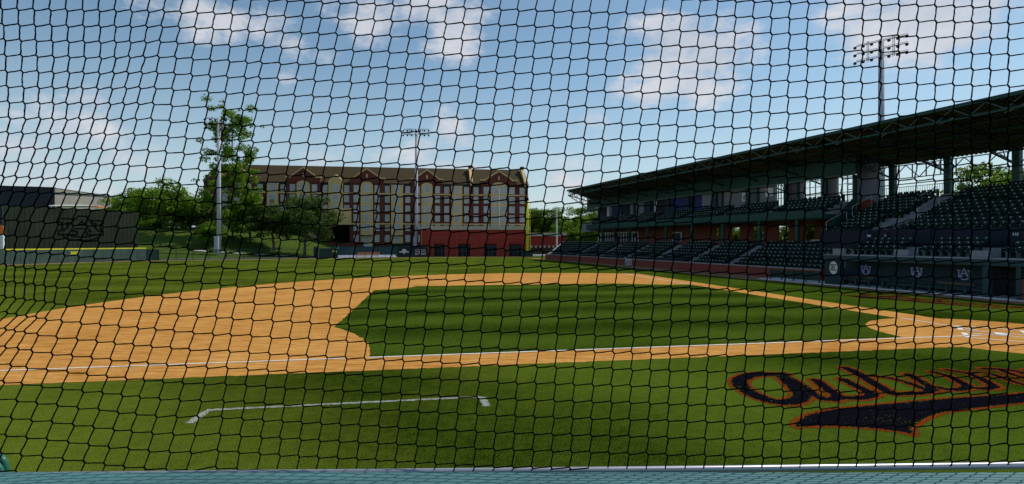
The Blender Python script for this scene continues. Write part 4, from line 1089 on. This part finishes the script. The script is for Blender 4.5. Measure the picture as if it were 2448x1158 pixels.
b = MB(); a0, a1 = au(1631, QB-.1), au(1611, QB-.1); SB(b, a0, a1, QB-.2, QB-.02, 3.2, 4.75); SB(b, a0, a0+.15, QB-.26, QB-.2, 3.2, 4.9); SB(b, a1-.15, a1, QB-.26, QB-.2, 3.2, 4.9); SB(b, a0, a1, QB-.26, QB-.2, 4.78, 4.92)
b.mats = []; b.build('shutter', M_GREEN, gs)
b = MB(); SB(b, a0-.1, a1+.1, QB-.32, QB-.27, 4.93, 5.08); SB(b, a0-.1, a0+.08, QB-.32, QB-.27, 3.2, 4.92); SB(b, a1-.08, a1+.1, QB-.32, QB-.27, 3.2, 4.92); b.build('shutter_frame', M_WHITE, gs)
b = MB(); b.prism([(au(2010,9.5), 3.9), (au(1962,9.5), 3.9), (au(1962,9.5), 4.6), (au(2010,9.5), 6.1)], lambda a, z, d: tuple(S(a, d, z)), 9.3, 9.6); b.build('brick_stair_wall', mat('orange_brick', (.42,.13,.05), .9, .15, 3), gs)
# grey lift tower
b = MB(); a0, a1 = au(2096, 12.6), au(2048, 12.6); SB(b, a0, a1, 12.6, 13.0, 7.2, 12.2); b.build('lift_tower', mat('lavender_grey', (.20,.21,.27), .8, .1, .4), gs)
# left end of the deck: grey panel
b = MB(); a0, a1 = au(1403, 8), au(1375, 8); skewbox(b, 104.5, 8, 8.4, 5.6, 7.2, lambda q: 110); b.build('end_panel', mat('lavender_grey', (.2,.21,.27)), gs)
b = MB(); skewbox(b, 104.5, 8, 11, 7.25, 7.45, lambda q: 110.5); skewbox(b, 104.8, 9, 10.4, 9.9, 10.3, lambda q: 112); b.build('end_slab', M_GREEN, gs)

# lower bank: concrete steps
lae = lambda q: 110.3+.95*q
bowl = MB(); rise = .37; dep = .80; NR = 7
for i in range(NR):
    q0 = .5+i*dep; skewbox(bowl, 46.6, q0, q0+dep if i < NR-1 else q0+dep+.6, 0, .62+i*rise, lae)
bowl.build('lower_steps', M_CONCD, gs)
b = MB(); skewbox(b, 46.6, .5+NR*dep+.6, QB-.02, 2.4, 2.9, lae); b.build('concourse_floor', M_CONC, gs)
b = MB(); skewbox(b, au(1432, 6.6), 6.5, 6.8, 2.4, 3.62, lambda q: 117.2); b.build('end_wall', M_CONC, gs)
b = MB(); b.prism([(0, .0), (0, .95), (6.6, 3.6), (6.6, 0)], lambda q, z, d: tuple(S(lae(q)+d, q+.3, z)), 0, .35); b.build('sloped_end_wall', M_CONC, gs)
# front bank above the dugout
b = MB(); NR2 = 3
for i in range(NR2): SB(b, A0, 46.5, .2+i*.95, .2+(i+1)*.95+(.9 if i == NR2-1 else 0), 0, 2.45+i*.32)
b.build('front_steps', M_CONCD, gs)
b = MB(); NU = 11; UQ = 5.2; ud = .84; ur = .355; UZ = 4.3
for i in range(NU): SB(b, A0, 52.2, UQ+i*ud, UQ+(i+1)*ud, 3.0 if i else 2.0, UZ+i*ur)
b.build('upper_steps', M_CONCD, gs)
b = MB(); 
for i in range(8): x0 = A0+(52.6-A0)*i/8; SB(b, x0, x0+(52.6-A0)/8-.06, 4.75, 5.18, 2.9, 4.62)
b.build('navy_wall', M_NAVY, gs)
for u, tx in ((2077, '108'), (2119, '106'), (2428, '112')):
    a_ = au(u, 4.75); text(tx, .24, lambda x, y, z, a_=a_: tuple(S(a_-x, 4.73-z, 4.05+y)), M_WHITE, 'section_number', gs, .008, .01)
# aisles: pale concrete
b = MB()
def aisle(b, a, w_, q0, n, dp, z0, rs):
    for i in range(n): SB(b, a-w_/2, a+w_/2, q0+i*dp-.02, q0+i*dp+dp*.5, z0+i*rs-.1, z0+i*rs+rs*.5+.03); SB(b, a-w_/2, a+w_/2, q0+i*dp+dp*.5-.01, q0+(i+1)*dp-.03, z0+i*rs-.1, z0+i*rs+.03)
UA = [46.3, 33.5, 21]
for a in UA: b = MB(); aisle(b, a, 1.4, UQ, NU, ud, UZ, ur); b.build('upper_aisle', mat('aisle_concrete', (.20,.21,.235), .9, .2, 2), gs)
LA = [60.5, 67.5, 75, 82.5, 90.5, 99]
for a in LA: b = MB(); aisle(b, a, 1.25, .5, NR, dep, .62, rise); b.build('lower_aisle', MATS['aisle_concrete'], gs)
for u in (2006, 2156, 2343):
    b = MB(); a = au(u, 0); SB(b, a-.5, a+.5, -.12, .19, 2.45, 2.92); b.build('front_aisle', mat('riser_concrete', (.30,.30,.31), .9), gs)
b = MB(); SB(b, au(1975, 4), au(1892, 4), 6.7, 7.0, 2.9, 3.75); b.build('pale_wall', M_STONE, gs)
# vomitory with dark rails
vm = empty('stair_rails', 'dark paired stair rails slanting up through the green seats above the navy wall', 'stair railing')
b = MB()
for a in (au(2087, 4.6), au(2120, 4.6)):
    for dz in (0, .45, .9):
        b.bar(S(a, 4.6, 3.6+dz*.9), S(a-1.5, 7.2, 4.7+dz*.9), .07, .07)
    for i in range(6): t = i/5; b.bar(S(a-1.5*t, 4.6+2.6*t, 3.6+1.1*t), S(a-1.5*t, 4.6+2.6*t, 4.42+1.1*t), .06, .06)
    b.hexa([S(a-.02,4.62,3.5), S(a+.04,4.62,3.5), S(a-1.46,7.2,4.6), S(a-1.52,7.2,4.6), S(a-.02,4.62,4.2), S(a+.04,4.62,4.2), S(a-1.46,7.2,5.3), S(a-1.52,7.2,5.3)])
b.build('rails', M_DARK, vm)
b = MB()
for a in (au(2087, 4.6), au(2120, 4.6)): b.bar(S(a, 4.6, 4.45), S(a-1.5, 7.2, 5.55), .06, .05)
b.build('top_rail', mat('bronze_rail', (.20,.15,.13), .4), vm)
hb = MB()
for (a, qq, z0) in ((au(2230, 10), 8.0, 5.6), (47.2, 10.5, 6.7), (52.3, 5.4, 4.6), (52.3, 9, 6.2)):
    hb = MB(); hb.tube(S(a, qq, z0+.9), S(a, qq+2.8, z0+.9+1.18), .03); hb.tube(S(a, qq, z0), S(a, qq, z0+.9), .025); hb.tube(S(a, qq+2.8, z0+1.1), S(a, qq+2.8, z0+2.08), .025)
    hb.build('aisle_rail', M_GREY, gs)

# seats
def seat_mesh():
    b = MB(); b.m(M_SEAT)
    w2 = .215
    b.hexa([(-w2,.16,.40),(w2,.16,.40),(w2,.20,.40),(-w2,.20,.40),(-w2,.25,.80),(w2,.25,.80),(w2,.29,.80),(-w2,.29,.80)])
    b.hexa([(-w2,-.18,.40),(w2,-.18,.40),(w2,.18,.37),(-w2,.18,.37),(-w2,-.18,.44),(w2,-.18,.44),(w2,.18,.42),(-w2,.18,.42)])
    for s in (-1, 1): b.box(s*(w2+.02)-.02, s*(w2+.02)+.02, -.12, .24, 0.02, .62)
    b.m(M_WHITE); b.box(-.04, .04, .200, .226, .68, .735)
    b.box(-.035, .035, -.19, -.182, .405, .43)
    return b
seat_src = seat_mesh()
# flip so that plate faces the field: back plate on the inner side
sv = np.array(seat_src.v); 
plate = MB(); 
seats = []   # (a, q, z, bank)
def row_seats(a0, a1, q, z, bank, aisles=(), aw=.95, step=.56):
    a = a0+.3
    while a < a1-.2:
        if not any(abs(a-x) < aw for x in aisles): seats.append((a, q, z, bank))
        a += step
for i in range(NR): row_seats(46.9, lae(.5+i*dep)-.6, .5+i*dep+.42, .62+i*rise, 0, LA)
for i in range(NR2): row_seats(A0+8, 46.2, .2+i*.95+.42, 2.45+i*.32, 1, [au(u, 0) for u in (2006, 2156, 2343)], .8)
for i in range(NU): row_seats(A0+8, 52.0, UQ+i*ud+.42, UZ+i*ur, 2, UA+([46.9, 47.6] if i < 4 else []), 1.0)
for i in range(deck_rows): row_seats(ad0+.3, dae(DQ0+i)-.5, DQ0+.5+i*.85+.42, 6.6+i*.38, 3, [61, 68.5, 76, 84, 92, 99], .8)
def seat_px(t):
    p = S(t[0], t[1], t[2]+.5); return 1224+1224*p.x/p.y, p.y, p
inv = [t for t in seats if seat_px(t)[0] < 2452 and seat_px(t)[1] > 2]
inv.sort(key=lambda t: seat_px(t)[2].length)
near = inv[:300]; near_set = set(near)
m0 = seat_src.build('stadium_seat', None)
names = {0: 'dark green plastic stadium seat in the low bank behind the brick field wall',
         1: 'dark green plastic stadium seat in the short rows just above the dugout roof',
         2: 'dark green plastic stadium seat in the steep bank above the navy wall', 3: 'dark green plastic stadium seat on the upper deck'}
rotz = math.atan2(SQ.y, SQ.x)-math.pi/2
first = True
for t in near:
    o = m0 if first else m0.copy()
    if not first: C.objects.link(o)
    first = False
    o.location = S(t[0], t[1], t[2]+.002); o.rotation_euler = (0, 0, rotz)
    tag(o, names[t[3]], 'seat', ('seats in the low bank', 'seats above the dugout', 'seats in the steep bank', 'seats on the upper deck')[t[3]])
rest = [t for t in seats if t not in near_set and seat_px(t)[0] < 2620]
V = np.array(seat_src.v); nv = len(V); cz, sz = math.cos(rotz), math.sin(rotz)
VR = np.stack([V[:,0]*cz-V[:,1]*sz, V[:,0]*sz+V[:,1]*cz, V[:,2]], 1)
big = MB(); big.mats = seat_src.mats
for i, t in enumerate(rest):
    p = np.array(S(t[0], t[1], t[2]+.002)); big.v += [tuple(x) for x in (VR+p)]
    big.f += [tuple(k2+i*nv for k2 in f) for f in seat_src.f]; big.mi += seat_src.mi
tag(big.build('seat_rows', None), 'rows of dark green seats receding along the stand', 'seats', kind='stuff')

# ------------------------------------------------------------------ brick field wall on the first-base side
fw = empty('brick_field_wall', 'low red brick wall with pale coping in front of the right-hand seats', 'brick wall')
b = MB(); SB(b, 46.6, 110.8, 0, .3, 0, .95); b.build('wall', M_BRICKW, fw)
b = MB(); SB(b, 46.5, 110.9, -.04, .36, .95, 1.05); b.build('coping', mat('coping_stone', (.34,.30,.30), .85), fw)
sb = empty('wall_scoreboard', 'small white and black square sign on the low brick field wall', 'sign')
a0, a1 = au(1510, -.1), au(1495, -.1); b = MB(); SB(b, a0, a1, -.14, -.05, .1, 1.02); b.build('board', mat('pale_board', (.40,.40,.40), .7), sb)
b = MB(); w_ = a1-a0
for (x, z, ww, hh) in ((.2,.62,.25,.12),(.5,.5,.16,.26),(.75,.68,.2,.1),(.18,.22,.22,.26),(.78,.2,.24,.28)): SB(b, a0+w_*x-ww/2*w_*.8, a0+w_*x+ww/2*w_*.8, -.16, -.142, .1+z*.8, .1+z*.8+hh*.8)
b.build('figures', M_BLACK, sb)
# dark box opening in the bank
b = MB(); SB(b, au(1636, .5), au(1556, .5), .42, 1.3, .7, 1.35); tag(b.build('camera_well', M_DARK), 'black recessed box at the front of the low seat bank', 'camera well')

# ------------------------------------------------------------------ dugout
dg = empty('dugout', 'long navy and green dugout with emblems on its back wall at right', 'dugout')
QD = -2.8; aL = 45.7; aR = 25
b = MB(); SB(b, aR, aL, QD-.1, .15, 2.24, 2.40); b.build('roof', M_CONCD, dg)
b = MB(); SB(b, aR, aL+.05, QD-.18, QD-.1, 2.05, 2.44); b.build('fascia', mat('teal_steel', (.022,.062,.075), .5), dg)
b = MB(); SB(b, aR, aL+.07, QD-.2, QD+.05, 2.445, 2.49); b.build('roof_edge', M_CONC, dg)
b = MB(); SB(b, aR, aL, QD+.9, QD+1.1, 1.96, 2.22); b.build('header', mat('brown_header', (.16,.14,.13), .8), dg)
b = MB(); SB(b, au(2352, -.6), aL, -.6, -.35, 0, 2.22); b.build('back_wall', mat('dugout_navy', (.022, .050, .070), .6), dg)
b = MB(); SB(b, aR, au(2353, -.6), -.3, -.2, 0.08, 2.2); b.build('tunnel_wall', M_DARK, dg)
b = MB(); SB(b, aR, 52.5, QD-.25, -.35, .0, .07); b.build('floor', mat('pale_floor', (.62,.62,.64), .8), dg)
b = MB(); a0, a1 = au(2013, QD), au(1973, QD); SB(b, a0, a1, QD-.05, QD+.25, .07, 2.04); b.build('end_pillar', mat('dugout_green', (.012,.038,.040), .6), dg)
for u0, u1, m_ in ((2350,2366,0),(2430,2442,0)):
    b = MB(); SB(b, au(u1, QD), au(u0, QD), QD-.06, QD+.3, .07, 2.04); b.build('pillar', MATS['teal_steel'], dg)
for u in (2112, 2152): 
    b = MB(); SB(b, au(u+7, QD), au(u, QD), QD+.2, QD+.45, .07, .80); b.build('rail_post', MATS['dugout_green'], dg)
# round badge on the pillar
bd = MB(); acx = au(1994, QD); T_ = lambda s, t, dd: tuple(S(acx-s, QD-.06-dd, 1.42+t))
bd.prism([(.34*math.cos(2*math.pi*i/28), .52*math.sin(2*math.pi*i/28)) for i in range(28)], T_, 0, .02); bdo = bd.build('round_badge', mat('badge_white', (.85,.80,.75), .6), dg)
text('SEC', .50, lambda x, y, z: T_(x, y*1.45, .022+z), M_BLACK, 'badge_letters', bdo, .004, .012, .62)
for u, v in ((2070, 646), (2191, 651), (2305, 657)):
    a_ = au(u, -.62); y_ = S(a_, -.62).y; z_ = EYE-(v-580)/1224*y_+.04
    T_ = lambda s, t, dd, a_=a_, z_=z_: tuple(S(a_-s, -.61-dd, z_+t))
    wd = .9; z_ += .06
    em = MB(); 
    b = MB()
    small_emblem(T_, .80, M_LAV, 'wall_emblem', dg)
# benches
for k2, (u0, u1) in enumerate(((2008,2078),(2098,2228),(2230,2320))):
    a0, a1 = au(u1, QD+1.1), au(u0, QD+1.1)
    be = empty('bench', ('wooden dugout bench with dark legs at the left end of the dugout', 'long green bench in the middle of the dugout', 'wooden dugout bench near the right pillar')[k2], 'bench', 'benches in the dugout')
    b = MB(); SB(b, a0, a1, QD+1.0, QD+1.5, .40, .47); b.build('seat', M_WOODB if k2 != 1 else MATS['dugout_green'], be)
    b = MB(); SB(b, a0, a1, QD+1.5, QD+1.58, .60, .76); b.build('backrest', M_WOODB if k2 != 1 else MATS['dugout_green'], be)
    for x in (a0+.3, (a0+a1)/2, a1-.3): b = MB(); SB(b, x-.08, x+.08, QD+1.05, QD+1.56, .075, .395); b.build('leg', MATS['dugout_green'], be)
rl = empty('dugout_rail', 'green padded rail along the front of the dugout', 'railing')
b = MB(); a0, a1 = au(2352, QD), au(2014, QD); SB(b, a0, a1, QD+.02, QD+.14, .64, .74); SB(b, a0, au(2120, QD), QD+.05, QD+.1, .36, .56); b.build('rail', MATS['dugout_green'], rl)
n = 9
for i in range(n+1): x = a0+(a1-a0)*i/n; b = MB(); SB(b, x-.05, x+.05, QD+.02, QD+.13, .075, .635); b.build('post', M_GREEN, rl)
rl = empty('green_fence', 'low dark green panel fence left of the dugout', 'fence')
a0, a1 = 46.2, 51.2; b = MB(); SB(b, a0, a1, QD-.1, QD, .25, .98); b.build('panel', M_GREEND, rl)
for i in range(5): x = a0+(a1-a0)*i/4; b = MB(); SB(b, x-.05, x+.05, QD-.16, QD-.101, .075, 1.05); b.build('post', M_GREEN, rl)
b = MB(); SB(b, 46.1, 46.2, QD, -.1, .6, 1.3); tag(b.build('gate', M_BRICKW), 'short red gate between the low wall and the dugout', 'gate')
b = MB(); SB(b, 22, au(2444, QD), QD-.1, QD+.2, 0, 1.3); tag(b.build('brick_pier', M_BRICKW), 'red brick pier cut off by the right edge beside the dugout', 'brick pier')

# ------------------------------------------------------------------ trees
def tree(label, x, y, z0, h, r, lm, seed, trunk=.25, kind='round', nl=5200, ls=.34, lean=(0,0), crown0=.22, group=None, name='broadleaf_tree'):
    rg = np.random.RandomState(seed); e = empty(name, label, 'tree', group, loc=(x, y, z0))
    # trunk and limbs
    b = MB(); top = Vector((lean[0], lean[1], h*.8)); pts = []; rs = []
    for i in range(8):
        t = i/7; pts.append(Vector((lean[0]*t**1.4+rg.uniform(-.06,.06)*h*.1*t, lean[1]*t+rg.uniform(-.06,.06)*h*.1*t, h*(.97 if kind == 'tall' else .8)*t-.3*(i == 0)))); rs.append(trunk*(1-.85*t)*(1.25 if i == 0 else 1))
    b.path(pts, rs, 8)
    tips = []
    nlimb = 14 if kind != 'tall' else 26
    for i in range(nlimb):
        t = crown0*.8+(.97-crown0*.8)*(i/nlimb); P = pts[int(t*6.99)].lerp(pts[min(7, int(t*6.99)+1)], t*6.99 % 1)
        an = i*2.4+rg.uniform(-.4,.4)
        if kind == 'tall': prof = r*(.95-.45*t)*rg.uniform(.5, 1.05)*(.7 if t < .25 else 1)
        else: prof = r*math.sin(math.pi*min(1, max(.12, (t-crown0*.6)/(1.08-crown0*.6))))**.6*rg.uniform(.55, .95)
        up = h*(.10 if kind == 'tall' else .13)*rg.uniform(.5, 1.3)
        Q = P+Vector((math.cos(an)*prof, math.sin(an)*prof, up)); Mi = P.lerp(Q, .5)+Vector((0,0,-.03*h*rg.rand()))
        b.path([P, Mi, Q], [trunk*.32*(1-.6*t), trunk*.2*(1-.6*t), .025], 5); tips.append((Q, t)); tips.append((Mi, t))
    b.build('trunk', M_BARK, e, True)
    # leaf clumps
    nc = 105 if kind != 'tall' else 280; nl = int(nl*1.9); ls = ls*1.15
    cl = []
    for i in range(nc):
        Q, t = tips[rg.randint(len(tips))]
        if kind == 'tall':
            c = np.array(Q)+rg.normal(0, 1, 3)*np.array([r*.18, r*.18, h*.03]); cr = r*.105*rg.uniform(.5, 1.7)
        else:
            th_, ph = rg.uniform(0, 2*math.pi), math.acos(rg.uniform(-.75 if crown0 > .02 else -1, 1)); rr_ = rg.uniform(.3, 1.0)**.8*(1.18 if i % 7 == 0 else .95)
            zc = h*(crown0+(1-crown0)*.5); c = np.array([lean[0]*.7+r*rr_*math.sin(ph)*math.cos(th_), lean[1]*.7+r*rr_*math.sin(ph)*math.sin(th_), zc+h*(1-crown0)*.5*rr_*math.cos(ph)*(1.12-.35*math.sin(ph)*(math.cos(ph) > 0))])
            if i % 3 == 0: c = .5*c+.5*np.array(Q)
            cr = r*.20*rg.uniform(.45, 1.45)
        cl.append((c, cr))
    cs = np.array([c for c, _ in cl]); cr = np.array([q for _, q in cl]); wts = cr**2; wts /= wts.sum()
    idx = rg.choice(len(cl), nl, p=wts)
    dirv = rg.normal(0, 1, (nl, 3)); dirv /= np.linalg.norm(dirv, axis=1)[:, None]
    P = cs[idx]+dirv*(cr[idx]*rg.uniform(.25, 1.08, nl)**.6)[:, None]*np.array([1.1, 1.1, .75])
    nrm = dirv+rg.normal(0, .7, (nl, 3))+np.array([0, 0, .5]); nrm /= np.linalg.norm(nrm, axis=1)[:, None]
    t1 = np.cross(nrm, rg.normal(0, 1, (nl, 3))); t1 /= np.linalg.norm(t1, axis=1)[:, None]; t2 = np.cross(nrm, t1)
    s = (ls*rg.uniform(.55, 1.3, nl))[:, None]
    q = np.stack([P-t1*s*.5, P+t2*s*.34+nrm*s*.08, P+t1*s*.55, P-t2*s*.34+nrm*s*.08], 1).reshape(-1, 3)
    me = bpy.data.meshes.new('crown'); me.from_pydata(q.tolist(), [], [(4*i, 4*i+1, 4*i+2, 4*i+3) for i in range(nl)]); me.materials.append(lm); me.update()
    o = bpy.data.objects.new('crown', me); C.objects.link(o); o.parent = e
    return e
def hz(x, y): return hill(x, y)-.1
def tp(u, y): return ((u-1224)/1224*y, y)
def place(label, u, y, vtop, r, lm, seed, **k):
    x, y = tp(u, y); z0 = k.pop('z0', None); z0 = hz(x, y) if z0 is None else z0
    h = EYE+(579-vtop)*y/1224-z0; return tree(label, x, y, z0, h, r, lm, seed, **k)
place('very tall thin tree with sparse bright leaves beside the floodlight tower', 556, 124, 258, 7.4, M_LEAFB, 3, trunk=.42, kind='tall', nl=9500, ls=.40, crown0=.12)
place('bright green spreading tree on the bank, nearest the green backdrop', 392, 128, 436, 8.6, M_LEAFB, 5, trunk=.32, nl=7200, ls=.46, crown0=.2)
place('broad dark tree between the bright tree and the tall thin tree', 470, 134, 478, 5.6, M_LEAFD, 8, trunk=.3, nl=5200, crown0=.15, ls=.42)
place('low bright tree at the left end of the bank, half behind the green backdrop', 312, 136, 464, 7.0, M_LEAFB, 9, trunk=.3, nl=5600, crown0=.1, ls=.44)
place('dense dark round tree in front of the dormitory porch', 728, 122, 462, 7.2, M_LEAFD, 12, trunk=.36, nl=8200, lean=(.9, 0), crown0=.24, ls=.40)
place('dark tree with a leaning trunk, left of the densest tree', 655, 126, 480, 6.0, M_LEAFD, 14, trunk=.34, nl=6200, lean=(-1.3, 0), crown0=.22, ls=.40)
place('leafy mid green tree behind the base of the floodlight tower', 598, 128, 462, 5.6, M_LEAF, 17, trunk=.3, nl=6000, crown0=.14, ls=.42)
place('small bushy tree low on the bank left of the tall thin tree', 505, 118, 522, 3.4, M_LEAFB, 19, trunk=.18, nl=2600, crown0=.08, ls=.34)
# woods: copies of a few trees
w1 = place('leafy tree in the woods beyond right field', 1290, 175, 495, 6.4, M_LEAF, 21, trunk=.3, nl=6200, crown0=.0, ls=.46, group='trees of the woods beyond right field', z0=0)
w2 = place('leafy tree in the woods beyond right field', 1375, 168, 500, 6.6, M_LEAFB, 23, trunk=.3, nl=6200, crown0=.0, ls=.46, group='trees of the woods beyond right field', z0=0)
rw = random.Random(5)
def clone(src, x, y, s, rz_, label=None, group=None, z=0):
    c = copy_tree(src); c.location = (x, y, z); c.rotation_euler = (0, 0, rz_); c.scale = (s, s, s*rw.uniform(.9, 1.1))
    if label: c['label'] = label
    if group: c['group'] = group
    return c
for i, (u, y, s) in enumerate([(1318,172,.95),(1345,180,1.0),(1405,170,.95),(1440,165,1.0),(1272,184,1.0),(1470,175,1.05),(1425,150,.7),(1500,182,1.1),(1330,160,.62),(1395,158,.72)]):
    x, y = tp(u, y); clone((w1, w2)[i % 2], x, y, s, rw.uniform(0, 6))
# bank of trees on the left skyline and far wood
for i, (u, y, s, src) in enumerate([(290,150,.62,w1),(345,152,.68,w2),(392,155,.62,w1),(440,150,.66,w2),(488,152,.6,w1),(535,150,.6,w2),(585,148,.55,w1),(250,160,.66,w1),(636,146,.5,w1)]):
    x, y = tp(u, y); clone(src, x, y, s, rw.uniform(0, 6), 'leafy tree on the skyline behind the grassy bank', 'trees behind the bank', hz(x, y)-1.6)
# trees behind the stand: seen under the roof and through the concourse openings
for i, (u, y, s, src) in enumerate([(2345,80,.98,w1),(2415,74,1.02,w2),(2290,84,.70,w2),(2115,84,.60,w1),(2170,86,.64,w2),(2215,88,.56,w1),(2480,68,.98,w1)]):
    x, y = tp(u, y); clone(src, x, y, s*.98, rw.uniform(0, 6), 'leafy tree behind the grandstand, seen under its roof', 'trees behind the grandstand')
for i, (u, y) in enumerate([(1712,96),(1756,92),(1812,88),(1870,86),(1935,84),(1660,100),(1990,82)]):
    x, y = tp(u, y); clone((w1, w2)[i % 2], x, y, .58, rw.uniform(0, 6), 'small leafy tree behind the brick concourse wall, seen through its openings', 'trees behind the concourse')
